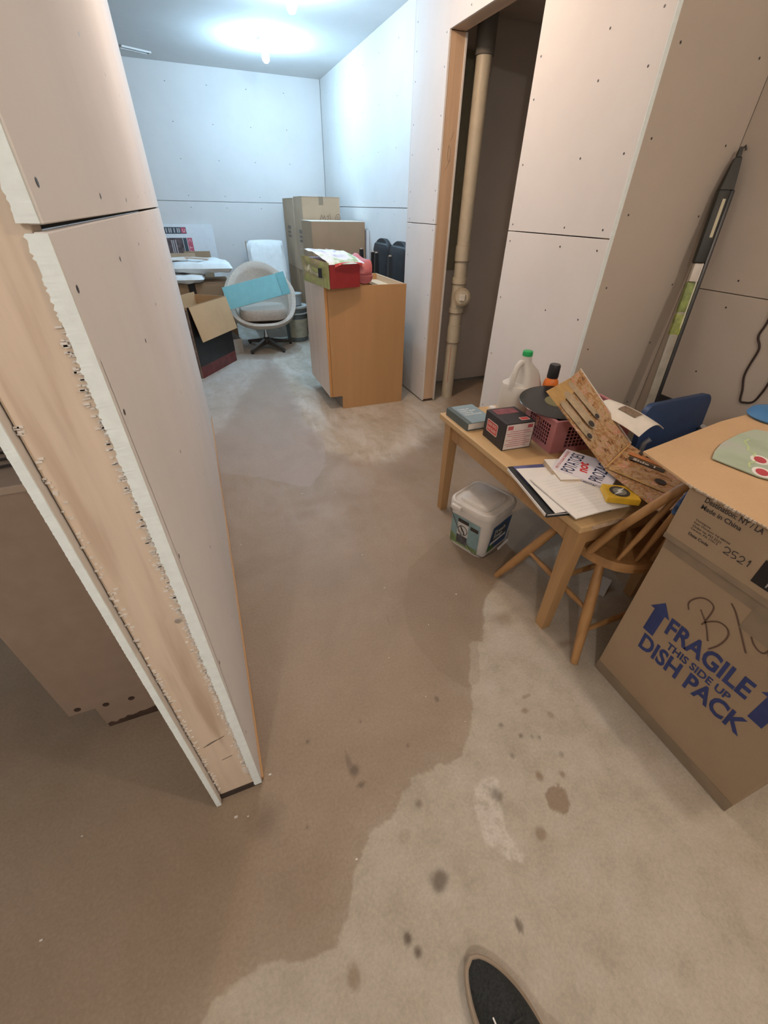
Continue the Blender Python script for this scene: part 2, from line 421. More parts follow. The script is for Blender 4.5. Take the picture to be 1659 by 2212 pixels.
    def msk(field, lo, hi, nscale, namp, det=5):
        nz = noisetex(nt, v, nscale, det, 0.6)
        s = node(nt, 'ShaderNodeMath', operation='SUBTRACT'); s.inputs[1].default_value = 0.5; L(nt, nz, s.inputs[0])
        k = node(nt, 'ShaderNodeMath', operation='MULTIPLY_ADD'); k.inputs[1].default_value = namp; L(nt, s.outputs[0], k.inputs[0]); L(nt, field, k.inputs[2])
        r = node(nt, 'ShaderNodeMapRange'); r.interpolation_type = 'SMOOTHSTEP'
        r.inputs['From Min'].default_value = lo; r.inputs['From Max'].default_value = hi; L(nt, k.outputs[0], r.inputs['Value'])
        return r.outputs[0]
    def mix(f, a, bcol, amt=1.0):
        mx = node(nt, 'ShaderNodeMix', data_type='RGBA')
        if amt != 1.0:
            q = node(nt, 'ShaderNodeMath', operation='MULTIPLY'); q.inputs[1].default_value = amt; L(nt, f, q.inputs[0]); f = q.outputs[0]
        L(nt, f, mx.inputs[0]); L(nt, a, mx.inputs[6])
        if isinstance(bcol, tuple): mx.inputs[7].default_value = (*bcol, 1)
        else: L(nt, bcol, mx.inputs[7])
        return mx.outputs[2]
    n1 = noisetex(nt, v, 1.6, 6, 0.62, 0.4); n2 = noisetex(nt, v, 9, 6, 0.7); n3 = noisetex(nt, v, 130, 3, 0.7)
    dry = ramp(nt, n2, [(0.3, (0.41, 0.355, 0.275)), (0.5, (0.50, 0.44, 0.35)), (0.7, (0.56, 0.50, 0.415))])
    wetc = ramp(nt, n1, [(0.3, (0.255, 0.182, 0.122)), (0.5, (0.325, 0.24, 0.168)), (0.72, (0.375, 0.285, 0.21))])
    wm = msk(attr('wet'), -0.004, 0.006, 14, 0.05)
    wm2 = msk(attr('wet'), -0.02, 0.10, 5, 0.12)
    sy_ = node(nt, 'ShaderNodeSeparateXYZ'); L(nt, v, sy_.inputs[0])
    near = node(nt, 'ShaderNodeMapRange'); near.inputs['From Min'].default_value = 1.9; near.inputs['From Max'].default_value = 1.2; L(nt, sy_.outputs[1], near.inputs['Value'])
    wn = node(nt, 'ShaderNodeMath', operation='MULTIPLY'); L(nt, wm, wn.inputs[0]); L(nt, near.outputs[0], wn.inputs[1])
    wm3 = msk(attr('wet'), -0.05, 0.10, 6, 0.30)
    far = node(nt, 'ShaderNodeMath', operation='SUBTRACT'); far.inputs[0].default_value = 1.0; L(nt, near.outputs[0], far.inputs[1])
    wfar = node(nt, 'ShaderNodeMath', operation='MULTIPLY'); L(nt, wm3, wfar.inputs[0]); L(nt, far.outputs[0], wfar.inputs[1])
    dust = ramp(nt, noisetex(nt, coords(nt, (1.6, 0.6, 1), (0, 0, -0.5)), 4.5, 6, 0.65, 0.6), [(0.42, (0,0,0)), (0.62, (1,1,1))])
    dm = node(nt, 'ShaderNodeMath', operation='MULTIPLY'); L(nt, dust, dm.inputs[0]); L(nt, far.outputs[0], dm.inputs[1])
    dry = mix(dm.outputs[0], dry, (0.70, 0.68, 0.64), 0.6)
    col = mix(wn.outputs[0], dry, wetc, 0.66); col = mix(wm2, col, wetc, 0.55); col = mix(wfar.outputs[0], col, wetc, 0.55)
    col = mix(msk(attr('grey'), -0.004, 0.01, 9, 0.05), col, (0.44, 0.37, 0.33), 0.42)
    col = mix(msk(attr('arc'), -0.004, 0.006, 12, 0.03), col, (0.25, 0.18, 0.12), 0.32)
    # dried white residue: streaky, with its own outline
    ws = noisetex(nt, v, 30, 6, 0.7, 0.6)
    wsr = ramp(nt, ws, [(0.38, (0.15,0.15,0.15)), (0.52, (1,1,1))])
    wmk = msk(attr('white'), -0.004, 0.008, 30, 0.03)
    mm = node(nt, 'ShaderNodeMath', operation='MULTIPLY'); L(nt, wsr, mm.inputs[0]); L(nt, wmk, mm.inputs[1])
    col = mix(mm.outputs[0], col, (0.74, 0.69, 0.61), 0.55)
    col = mix(attr('stain_brown'), col, (0.25, 0.17, 0.105)); col = mix(attr('stain_dark'), col, (0.10, 0.07, 0.05))
    fine = ramp(nt, n3, [(0.3, (0.88, 0.88, 0.88)), (0.7, (1.08, 1.08, 1.08))])
    ml = node(nt, 'ShaderNodeMix', data_type='RGBA', blend_type='MULTIPLY'); ml.inputs[0].default_value = 1.0
    L(nt, col, ml.inputs[6]); L(nt, fine, ml.inputs[7])
    L(nt, ml.outputs[2], b.inputs['Base Color'])
    rr = node(nt, 'ShaderNodeMapRange'); rr.inputs['To Min'].default_value = 0.75; rr.inputs['To Max'].default_value = 0.5; L(nt, wm, rr.inputs['Value'])
    L(nt, rr.outputs[0], b.inputs['Roughness']); b.inputs['Specular IOR Level'].default_value = 0.3
    bump(nt, b, n2, 0.08, 0.003)
    me.materials.append(m)
    o = bpy.data.objects.new('floor', me); COL.objects.link(o); o['kind'] = 'structure'
    return o
floor = make_floor()
# crumbs of plaster and grit on the floor
bm = bmesh.new()
for x, y, s in [(-.07,1.62,.006),(.74,.98,.007),(.42,.62,.004),(.56,.88,.004),(.07,.30,.006),(.36,.80,.004),(.30,1.95,.008),(.48,1.90,.008),(.45,1.35,.006),
                (-.62,.42,.006),(-.57,.60,.005),(-.10,.57,.008),(-.20,.50,.009),(-.17,.49,.005),(.5,.5,.003),(.47,1.12,.006)]:
    s *= 0.45; bx(bm, x-s, x+s, y-s*0.6, y+s*0.6, 0.0, s*0.5, None)
obj('grit', bm, plain('plaster_crumb', (0.75, 0.72, 0.68), 0.9), floor, kind='stuff', label='pale crumbs of plaster scattered on the concrete')

# ---- ceiling
CEIL = drywall('ceiling_board', (0.70, 0.69, 0.68), False)
ceil = struct('ceiling', box(XL, 2.75, YB, YF, H, H+0.05), CEIL)

# ---- drywall builder: list of sheets on an axis-aligned plane, joints recessed, with screw heads
def screws_on(parent, pts, normal):
    n = Vector(normal); bm = bmesh.new()
    for p in pts:
        p = Vector(p) + n*0.0006; a = n.orthogonal().normalized(); c = n.cross(a)
        bm.faces.new([bm.verts.new(p + (a*math.cos(2*PI*k/8) + c*math.sin(2*PI*k/8))*0.0042) for k in range(8)])
    return obj('screw_heads', bm, SCREW, parent, kind='stuff')
def sheet_box(parent, x0, x1, y0, y1, z0, z1, mat=DRY, core_faces=()):
    return obj('drywall_sheet', box(x0, x1, y0, y1, z0, z1, 0.0015, 1), mat, parent)

# ---- partition on the left: stud end towards the camera, drywall on both sides
wl = struct('wall_left', label='stud partition faced with drywall, raw sawn end towards the camera')
yn, yf_ = 0.555, 3.195
xr, xl = -0.123, -0.245
ZS = 1.285
obj('stud', box(xl+0.014, xr-0.013, yn+0.004, yn+0.042, 0.022, H-0.04, 0.003), STUD, wl)
obj('stud', box(xl+0.014, xr-0.013, yf_-0.042, yf_-0.004, 0.022, H-0.04, 0.003), STUD, wl)
obj('top_plate', box(xl+0.014, xr-0.013, yn+0.004, yf_-0.004, H-0.04, H, 0.003), STUD, wl)
obj('bottom_plate', box(xl+0.014, xr+0.006, yn+0.012, yf_-0.004, 0.0, 0.0115, 0.002), PLATE, wl, label='orange-brown wooden sole plate')
obj('gap_shade', box(xl+0.012, xr-0.002, yn+0.001, yn+0.0115, 0.0, 0.021, 0.002), plain('gap_shade_black', (0.05, 0.035, 0.028), 0.9), wl, label='black filler block painting the shade in the gap under the stud')  # black block stands in for the shade of the gap below the stud
for z0, z1, dy, dx in ((0.012, ZS-0.003, 0.0, 0.0), (ZS+0.003, H, -0.003, 0.0)):
    obj('drywall_sheet', box(xr-0.0125, xr, yn+dy, yf_, z0, z1, 0.0012, 1), DRY, wl)
obj('drywall_sheet', box(xl, xl+0.0125, yn-0.012, yf_, 0.006, 1.26, 0.0012, 1), DRY, wl)
obj('drywall_sheet', box(xl, xl+0.0125, yn-0.012, yf_, 1.266, H, 0.0012, 1), DRY, wl)
# raw gypsum edges with a ragged, torn paper lip
def ragged_edge(x0, x1, y, z0, z1, seed, amp):
    rnd = random.Random(seed); bm = bmesh.new(); n = int((z1-z0)/0.0025); prev = None
    for k in range(n+1):
        z = z0 + (z1-z0)*k/n; a = rnd.uniform(0, amp) if rnd.random() > 0.35 else 0
        lo = x0 - (a if amp > 0 else 0); hi = x1 + (-a if amp < 0 else 0)
        d = rnd.uniform(0, 0.0004)
        r = [bm.verts.new((lo, y-0.0015-d, z)), bm.verts.new((hi, y-0.0015-rnd.uniform(0, 0.0003), z)), bm.verts.new((hi, y+0.004, z)), bm.verts.new((lo, y+0.004, z))]
        if prev:
            for i in range(4): bm.faces.new((prev[i], prev[(i+1) % 4], r[(i+1) % 4], r[i]))
        else: bm.faces.new(r)
        prev = r
    bm.faces.new(prev[::-1]); return bm
obj('gypsum_edge', ragged_edge(xr-0.0185, xr-0.0005, yn, 0.012, ZS-0.004, 1, 0.0028), GYP, wl, label='bright white sawn gypsum edge')
obj('gypsum_edge', ragged_edge(xr-0.0195, xr-0.0025, yn-0.004, ZS+0.004, H-0.01, 2, 0.002), GYP, wl, label='bright white sawn gypsum edge')
obj('gypsum_edge', ragged_edge(xl+0.0005, xl+0.012, yn-0.0125, 0.004, H-0.01, 3, 0.0006), GYP, wl, label='bright white sawn gypsum edge')
# plaster fluff sticking to the stud face beside the right-hand sheet
rnd = random.Random(5); bm = bmesh.new()
for k in range(420):
    z = rnd.uniform(0.08, 1.2); x = xr-0.0195-abs(rnd.gauss(0, 0.005)); s = rnd.uniform(0.0015, 0.004)
    s *= 0.6; bx(bm, x-s*2, x+s, yn+0.0015, yn+0.0045, z-s*0.5, z+s*0.5)
for k in range(160):
    z = rnd.uniform(0.05, 1.1); x = xl+0.015+abs(rnd.gauss(0, 0.004)); s = rnd.uniform(0.0015, 0.004)
    s *= 0.6; bx(bm, x-s, x+s*2, yn+0.0018, yn+0.0045, z-s*0.6, z+s*0.6)
obj('plaster_dust', bm, plain('plaster_fluff', (0.78, 0.74, 0.69), 0.95), wl, kind='stuff', label='white plaster fluff caught along the sawn edges')
# nail head, pencil line and a long thin paper tear on the face
obj('nail_head', lathe([(0, 0), (0.005, 0), (0.006, 0.001), (0.005, 0.0022), (0, 0.0022)], 12), CHROME, wl, loc=(-0.155, yn+0.0042, 0.72), rot=(PI/2, 0, 0))
mS = frame((xl+0.02, yn+0.0035, 0), (1, 0, 0), (0, 0, 1))
strokes('pencil_mark', [[(0.012, 0.285), (0.03, 0.296), (0.05, 0.300), (0.062, 0.306)], [(0.02, 0.288), (0.045, 0.299)], [(0.035, 0.20), (0.06, 0.205)]], 0.002, plain('pencil', (0.17, 0.14, 0.12), 0.9), wl, mS)
strokes('paper_tear', [[(0.012, 1.16), (0.022, 0.9), (0.024, 0.7), (0.02, 0.5), (0.008, 0.3)]], 0.003, PAPER, wl, frame((xr, yn, 0), (0, 1, 0), (0, 0, 1)))
pts = []
for z in (0.25, 0.55, 0.85, 1.10, 1.24, 1.33, 1.6, 1.9, 2.2):
    for y in (yn+0.03, 0.98, 1.4, 1.82, 2.24, 2.66, yf_-0.03): pts.append((xr, y, z + 0.02*math.sin(y*17)))
screws_on(wl, pts, (1, 0, 0))

# ---- far wall and the far room's right and left walls
wf = struct('wall_far', label='white drywall wall at the far end of the room')
obj('backing', box(XL, 1.90, YF+0.004, YF+0.06, 0, H), SEAM, wf)
for a, b_ in ((XL, -1.2), (-1.196, 1.72)):
    sheet_box(wf, a, b_-0.002, YF-0.008, YF+0.006, 0.01, 1.326)
    sheet_box(wf, a, b_-0.002, YF-0.008, YF+0.006, 1.330, H)
pts = [(x, YF-0.008, z) for x in (-1.1,-.7,-.3,.1,.5,.9,1.3) for z in (.9, 1.27, 1.38, 1.7, 2.0, 2.3)]
screws_on(wf, pts, (0, -1, 0))
wr = struct('wall_right_far', label='white drywall side wall of the far room')
obj('backing', box(1.726, 1.80, 3.40, YF+0.05, 0, H), SEAM, wr)
sheet_box(wr, 1.72, 1.733, 3.42, YF-0.01, 0.01, 1.303); sheet_box(wr, 1.72, 1.733, 3.42, YF-0.01, 1.308, H)
screws_on(wr, [(1.72, y, z) for y in (3.7,4.1,4.5,4.9,5.3,5.7,6.1) for z in (.7,1.26,1.35,1.7,2.0,2.3)], (-1, 0, 0))
struct('wall_left_far', box(XL-0.06, XL, YB, YF, 0, H), DRY)
struct('wall_back', box(XL, 2.2, YB-0.06, YB, 0, H), DRY)

# ---- doorway wall on the right (drywall on studs, one doorway into a dark closet)
C1, yp, yd, yc = 1.54, 2.965, 2.147, 1.473
wd = struct('wall_right', label='white drywall wall with an open framed doorway')
S2 = 1.222
def xsheet(y0, y1, z0, z1): return obj('drywall_sheet', box(C1, C1+0.0125, y0, y1, z0, z1, 0.0012, 1), DRY, wd)
xsheet(yp, 3.415, 0.012, S2-0.002); xsheet(yp, 3.415, S2+0.002, H)
xsheet(yc, yd, 0.012, S2-0.002); xsheet(yc, yd, S2+0.002, H)
xsheet(yd+0.0002, yp-0.0002, 2.0855, H)
for y0 in (yp+0.003, 3.37, yd-0.041, yc+0.014):
    obj('stud', box(C1+0.013, C1+0.102, y0, y0+0.038, 0.02, 2.085, 0.002), STUD2, wd)
obj('header', box(C1+0.013, C1+0.102, yc+0.014, 3.408, 2.088, 2.24, 0.002), wood('header_wood', (0.60, 0.45, 0.33), (0.46, 0.34, 0.25), 'Y', 4.0), wd, label='pale wooden lintel over the doorway')
obj('sole_plate', box(C1+0.016, C1+0.10, yp+0.006, 3.408, 0, 0.02), plain('wood_damp', (0.10, 0.065, 0.05), 0.8), wd)
obj('sole_plate', box(C1+0.016, C1+0.10, yc+0.02, yd-0.004, 0, 0.02), plain('wood_damp', (0.10, 0.065, 0.05), 0.8), wd)
for y0, y1 in ((yp-0.002, 3.415), (yc+0.013, yd)):      # closet-side boards
    obj('drywall_sheet', box(C1+0.1025, C1+0.115, y0, y1, 0.008, 2.085, 0.001, 1), DRY, wd)
obj('end_board', box(C1+0.0, 1.72, 3.4155, 3.428, 0.01, H, 0.001, 1), DRY, wd)
obj('corner_edge', box(C1-0.0015, C1+0.018, yc-0.004, yc-0.0005, 0.012, H, 0.0008, 1), GYP, wd, label='bright white drywall edge at the outside corner')
mK = frame((C1+0.04, yp+0.003, 0), (1, 0, 0), (0, 0, 1))
strokes('pencil_mark', [[(0.0,1.50),(0.02,1.53),(0.03,1.56),(0.028,1.60),(0.015,1.62),(0.01,1.57),(0.02,1.54),(0.035,1.55)], [(0.02,1.64),(0.035,1.66),(0.04,1.68)]], 0.0018, plain('pencil', (0.17, 0.14, 0.12), 0.9), wd, mK)
pts = [(C1, y, z) for y in (1.52, 1.74, 2.115) for z in (.30, .62, .92, 1.18, 1.25, 1.48, 1.70, 1.83, 2.0)]
pts += [(C1, y, z) for y in (2.995, 3.38) for z in (.25, .5, .8, 1.02, 1.19, 1.245, 1.4, 1.6, 1.75, 1.95, 2.08, 2.2)]
pts += [(C1, y, z) for y in (2.3, 2.5, 2.75) for z in (2.12, 2.2)]
screws_on(wd, pts, (-1, 0, 0))
# return of the bump-out, and the side wall behind the table
wt = struct('wall_return', label='drywall return darkened to tan for its shade, beside the doorway wall')
obj('drywall_sheet', box(C1+0.012, XR, yc, yc+0.0125, 0.012, H, 0.001, 1), DRY_SHADE, wt)
screws_on(wt, [(x, yc, z) for x in (1.60, 1.99) for z in (.5, .8, 1.05, 1.3, 1.52, 1.75, 2.0, 2.2)], (0, -1, 0))
ws = struct('wall_side', label='drywall side wall darkened to tan for its shade, behind the stacked boxes')
obj('backing', box(XR+0.010, XR+0.06, YB, yc+0.02, 0, H), SEAM, ws)
sheet_box(ws, XR, XR+0.0125, YB, yc, 0.012, 1.040, DRY_SHADE); sheet_box(ws, XR, XR+0.0125, YB, yc, 1.043, H, DRY_SHADE)
screws_on(ws, [(XR, y, z) for y in (1.25, .85, .45, .05, -.4) for z in (.45, .72, .99, 1.09, 1.4, 1.7, 2.0)], (-1, 0, 0))
# closet interior behind the doorway
CONC = plain('closet_wall_grey', (0.55, 0.50, 0.45), 0.95, var=0.05, scale=3)
wc = struct('wall_closet', label='dark unfinished closet walls behind the doorway')
obj('closet_end', box(C1+0.116, 2.75, 3.30, 3.36, 0.03, H), CONC, wc)
obj('closet_back', box(2.66, 2.72, yc+0.02, 3.30, 0, H), CONC, wc)
obj('closet_end', box(2.0, 2.75, yc+0.0135, yc+0.06, 0, H), CONC, wc)
obj('panel', box(C1+0.118, 1.93, 3.286, 3.299, 0.92, 2.1, 0.001, 1), plain('panel_olive', (0.27, 0.25, 0.17), 0.9), wc, label='olive-grey board on the closet wall')
obj('joist', box(1.80, 2.6, 2.55, 2.60, 2.18, 2.42), STUD2, wc)
obj('closet_soffit', box(1.70, 2.66, 2.3, 3.29, 2.26, 2.30), plain('soffit', (0.45, 0.40, 0.35), 0.9), wc)

# ================================================================== LAMPS
def bulb_lamp(x, y, col, strength, label, k):
    t = thing('ceiling_bulb', label, 'lamp', (x, y, H), group='bare ceiling bulbs')
    obj('lampholder', lathe([(0, 0), (0.055, 0), (0.055, -0.012), (0.04, -0.02), (0.026, -0.035), (0.024, -0.05), (0, -0.05)], 24), plain('porcelain', (0.8, 0.8, 0.78), 0.3), t, True)
    em = plain('bulb_glow_%d' % k, col, 0.4, var=0.0, emit=(col, 25.0))
    obj('bulb', lathe([(0, -0.0505), (0.014, -0.0505), (0.016, -0.066), (0.028, -0.085), (0.033, -0.105), (0.029, -0.125), (0.016, -0.139), (0, -0.143)], 16), em, t, True)
    ld_ = bpy.data.lights.new('bulb_light', 'POINT'); ld_.energy = strength*POINT_W; ld_.color = col; ld_.shadow_soft_size = 0.03
    lo = bpy.data.objects.new('bulb_light', ld_); COL.objects.link(lo); lo.parent = t; lo.location = (0, 0, -0.178)
    return t
POINT_W = 0.0466
BL_LABELS = ['glowing cool white bulb on the ceiling nearest the far wall', 'glowing cool white bulb at the top edge of the photo, nearer the doorway',
             'warm white ceiling bulb over the corridor between partition and doorway', 'warm white ceiling bulb above the stacked cartons', 'added warm white fill bulb, unseen behind the camera, left of the partition']
for k, ((x, y), c, s) in enumerate(BULBS): bulb_lamp(x, y, c, s, BL_LABELS[k], k)
vn = thing('air_vent', 'thin white air register on the ceiling near the far wall', 'vent', (-0.10, 6.03, H-0.013), 0.43)
obj('vent_frame', join(box(-.13,.13,-.035,-.025,0,.012), box(-.13,.13,.025,.035,0,.012), box(-.13,-.12,-.025,.025,0,.012), box(.12,.13,-.025,.025,0,.012)), WHITEP, vn)
for k in range(4): obj('slat', box(-.119, .119, -.018+k*.011, -.013+k*.011, .003, .010), plain('vent_slat', (0.45, 0.45, 0.45), 0.5), vn)

# ================================================================== FAR ROOM
# ---- base cabinet standing by the doorway
cb = thing('base_cabinet', 'maple base cabinet with open top standing beside the doorway', 'cabinet', (0.775, 3.04, 0))
cw, cd, chh = 0.61, 0.60, 0.872     # depth along x, width along y
obj('side_panel', prism([(0.022, 0.105), (0.10, 0.105), (0.10, 0.0), (cw, 0.0), (cw, chh), (0.022, chh)], 0, 0.014, Matrix(((1,0,0,0),(0,0,1,0),(0,1,0,0),(0,0,0,1)))), MAPLE, cb, label='orange maple side panel with toe notch')
obj('side_panel', prism([(0.022, 0.105), (0.10, 0.105), (0.10, 0.0), (cw, 0.0), (cw, chh), (0.022, chh)], cd-0.014, cd, Matrix(((1,0,0,0),(0,0,1,0),(0,1,0,0),(0,0,0,1)))), MAPLE, cb)
obj('back_panel', box(cw-0.012, cw-0.001, 0.0145, cd-0.0145, 0.0, chh-0.002), MAPLEIN, cb)
obj('bottom_panel', box(0.05, cw-0.013, 0.0145, cd-0.0145, 0.105, 0.119), MAPLEIN, cb)
obj('toe_kick', box(0.10, 0.112, 0.0145, cd-0.0145, 0, 0.104), plain('toe_dark', (0.30, 0.26, 0.23), 0.7), cb)
obj('top_rail', box(0.024, 0.115, 0.0145, cd-0.0145, chh-0.02, chh-0.001, 0.001), MAPLEIN, cb)
obj('top_rail', box(cw-0.10, cw-0.0125, 0.0145, cd-0.0145, chh-0.06, chh-0.041, 0.001), MAPLEIN, cb)
obj('face_frame', box(0.021, 0.04, 0.0145, cd-0.0145, 0.12, chh-0.021), MAPLE2, cb)
for y0, y1 in ((0.001, cd/2-0.002), (cd/2+0.002, cd-0.001)):
    obj('door', box(0.0, 0.019, y0, y1, 0.106, chh-0.001, 0.0015), MAPLE2, cb, label='pale maple slab door')
obj('edge_band', box(0.0005, 0.0195, -0.0012, 0.0006, 0.107, chh-0.002), wood('edge_orange', (0.58, 0.30, 0.11), (0.5, 0.25, 0.09), 'Z'), cb)

# ---- grocery bag with a red carton lying on the cabinet
bg = thing('plastic_bag', 'red and green printed plastic bag lying on the maple cabinet', 'bag', (0.80, 2.955, 0.878))
A = Vector((0, 0, 0)); ux = Vector((0.985, 0.17, 0)); uy = Vector((-0.40, 0.915, 0)); 
def bagpt(a, b_, c):   # a along red face, b along green side, c up; front dips over the cabinet edge
    p = ux*a + uy*b_ + Vector((0, 0, c)); p.z += -0.028 + 0.10*min(b_, 0.28) + 0.02; return p
obj('carton', loft([[bagpt(0,0,0.0), bagpt(.22,0,0.0), bagpt(.22,.27,.0), bagpt(0,.27,.0)], [bagpt(0,0,.135), bagpt(.22,0,.135), bagpt(.22,.27,.135), bagpt(0,.27,.135)]]), plain('carton_red', (0.30, 0.025, 0.03), 0.45), bg, label='bright red carton end')
GB = _nt('bag_print')
m_, nt_, b_ = GB; v_ = coords(nt_); f_ = noisetex(nt_, v_, 9, 5, 0.6, 0.8)
L(nt_, ramp(nt_, f_, [(0.3, (0.16, 0.20, 0.05)), (0.45, (0.36, 0.42, 0.17)), (0.55, (0.30, 0.27, 0.16)), (0.68, (0.60, 0.66, 0.50)), (0.8, (0.8, 0.84, 0.9))]), b_.inputs['Base Color'])
b_.inputs['Roughness'].default_value = 0.3; BAGP = m_
def gside(u, v):
    b0 = 0.285*u; c = -0.004 + 0.15*v
    p = bagpt(-0.004, b0, c); n = noise.noise(Vector((u*4, v*3, 1)))*0.022*(0.3+u)
    return p + Vector((-0.9, -0.4, 0))*(abs(n))
obj('printed_side', sheet(gside, 16, 10, 0.0015), BAGP, bg, True, label='crumpled green and cream printed side')
obj('print_square', flat(rect(0.045, 0.085, 0.06, 0.115), frame(bagpt(-0.012, 0, 0)+Vector((-0.014, -0.01, 0)), uy, (0,0,1)), -0.001), BLACK, bg)
def gtop(u, v):
    a = -0.005 + 0.26*u; b0 = -0.003 + 0.30*v
    c = 0.139 + 0.045*math.sin(v*2.2)*(1-0.3*u) + noise.noise(Vector((u*5, v*5, 3)))*0.012
    return bagpt(a, b0, c if 0 < v else 0.137)
BT = _nt('bag_top'); m_, nt_, b_ = BT; v_ = coords(nt_); f_ = noisetex(nt_, v_, 7, 4, 0.6, 1.0)
L(nt_, ramp(nt_, f_, [(0.36, (0.30, 0.52, 0.25)), (0.46, (0.72, 0.80, 0.72)), (0.56, (0.80, 0.83, 0.9)), (0.68, (0.45, 0.5, 0.68))]), b_.inputs['Base Color']); b_.inputs['Roughness'].default_value = 0.3
obj('bag_top', sheet(gtop, 14, 14, 0.0012), m_, bg, True, label='shiny pale green and white top of the bag')
PINK = plain('bag_pink', (0.55, 0.16, 0.18), 0.35, var=0.15, scale=9)
def gmouth(u, v):
    th = u*2*PI; rr = 0.085*(0.75+0.35*v); a = 0.20 + 0.13*v
    y_ = 0.13 + 1.25*rr*math.cos(th) + 0.012*math.sin(3*th+v*4); z_ = 0.078 + rr*math.sin(th)*0.86 + 0.012*math.sin(5*th+2)*v
    return bagpt(a, y_, max(z_, 0.004))
obj('bag_mouth', sheet(gmouth, 28, 6, 0.0015), PINK, bg, True, label='pinkish red crumpled open end of the bag')
def gflap(u, v):
    return bagpt(0.03+0.20*u, -0.012-0.02*math.sin(u*PI)*v, 0.142 + 0.032*math.sin(u*PI)*(0.3+v*0.7) - 0.02*v)
obj('bag_flap', sheet(gflap, 12, 4, 0.001), plain('bag_red', (0.55, 0.06, 0.06), 0.35), bg, True)
obj('bag_folds', xf(pillow(0.16, 0.20, 0.09, seed=3, wr=0.02), Matrix.Translation(bagpt(0.31, 0.13, 0.045))), PINK, bg, True)

# ---- cartons in the far right corner
def carton(name, label, x0, x1, y0, y1, z0, z1, mat=CARD2, tape=True, group='moving cartons in the far corner', topmat=None, rotz=0):
    t = thing(name, label, 'box', ((x0+x1)/2, (y0+y1)/2, z0), rotz, group)
    w_, d_, h_ = x1-x0, y1-y0, z1-z0; a, b_ = w_/2, d_/2
    obj('body', box(-a, a, -b_, b_, 0, h_-0.007, 0.003), mat, t)
    obj('flap', box(-a, -0.002, -b_, b_, h_-0.006, h_, 0.001), topmat or mat, t); obj('flap', box(0.002, a, -b_, b_, h_-0.006, h_, 0.001), topmat or mat, t)
    if tape:
        obj('tape', join(box(-0.024, 0.024, -b_-0.0008, b_+0.0008, h_+0.0002, h_+0.001), box(-0.024, 0.024, -b_-0.0009, -b_-0.0002, h_-0.07, h_+0.001)), TAPE, t)
    return t, a, b_, h_
def printed_panel(t, m, w_, h_):
    """small block of lettering-like bars too small to read"""
    bm = bmesh.new(); rnd = random.Random(int(w_*1000))
    for r in range(3):
        x = 0
        while x < w_*0.9:
            l = rnd.uniform(0.1, 0.22)*w_
            for p in (rect(x, min(x+l, w_), h_*(0.66-0.33*r), h_*(0.66-0.33*r)+h_*(0.2 if r else 0.3)),):
                bm.faces.new([bm.verts.new(m @ Vector((q[0], q[1], 0.0006))) for q in p])
            x += l + 0.05*w_
    obj('print', bm, plain('print_grey', (0.22, 0.17, 0.14), 0.8), t)
t, a, b_, h_ = carton('cardboard_box', 'brown carton on top at the front of the corner stack, with handwriting', 1.155, 1.56, 5.22, 5.645, 0.702, 1.386, CARD2)
for pen in ([(0,.0),(.02,.05),(.035,.01),(.05,.045),(.06,.0)],[(.075,.03),(.095,.045),(.09,0),(.075,.01)],[(.11,.06),(.12,-.02)],[(.17,.02),(.185,.05),(.21,.055),(.225,.02),(.205,-.015),(.18,-.01),(.17,.02)],[(.195,.04),(.2,.0)]):
    strokes('pen_stroke', [pen], 0.004, MARKER, t, frame((-0.02, -b_-0.0005, h_-0.20), (1,0,0), (0,0,1)))
printed_panel(t, frame((-a-0.0005, 0.02, 0.28), (0,-1,0), (0,0,1)), 0.16, 0.12)
t, a, b_, h_ = carton('cardboard_box', 'brown carton on top at the back of the corner stack, against the far wall', 1.15, 1.55, 5.66, 6.26, 0.702, 1.375, CARD2)
printed_panel(t, frame((-a-0.0005, 0.10, 0.30), (0,-1,0), (0,0,1)), 0.19, 0.12)
carton('cardboard_box', 'brown carton at the bottom of the corner stack, behind the bucket', 1.16, 1.56, 5.22, 5.645, 0.0, 0.70, CARD)
carton('cardboard_box', 'brown carton at the bottom of the corner stack, next to the far wall', 1.15, 1.55, 5.66, 6.26, 0.0, 0.70, CARD)
t, a, b_, h_ = carton('cardboard_box', 'wide brown carton with pale top in front of the corner stack', 1.13, 1.68, 4.76, 5.20, 0.575, 1.19, CARD, tape=False, topmat=cardboard('cardboard_pale', (0.62, 0.53, 0.42)))
carton('cardboard_box', 'brown carton hidden under the wide pale-topped carton', 1.13, 1.68, 4.76, 5.20, 0.0, 0.573, CARD)
tag(obj('white_board', box(-0.012, 0.012, -0.25, 0.25, 0, 1.12, 0.002), plain('foam_white', (0.74, 0.76, 0.78), 0.8), loc=(1.704, 4.98, 0.0), rot=(0, 0, 0)), 'thin white panel standing between the wide carton and the wall', 'panel')

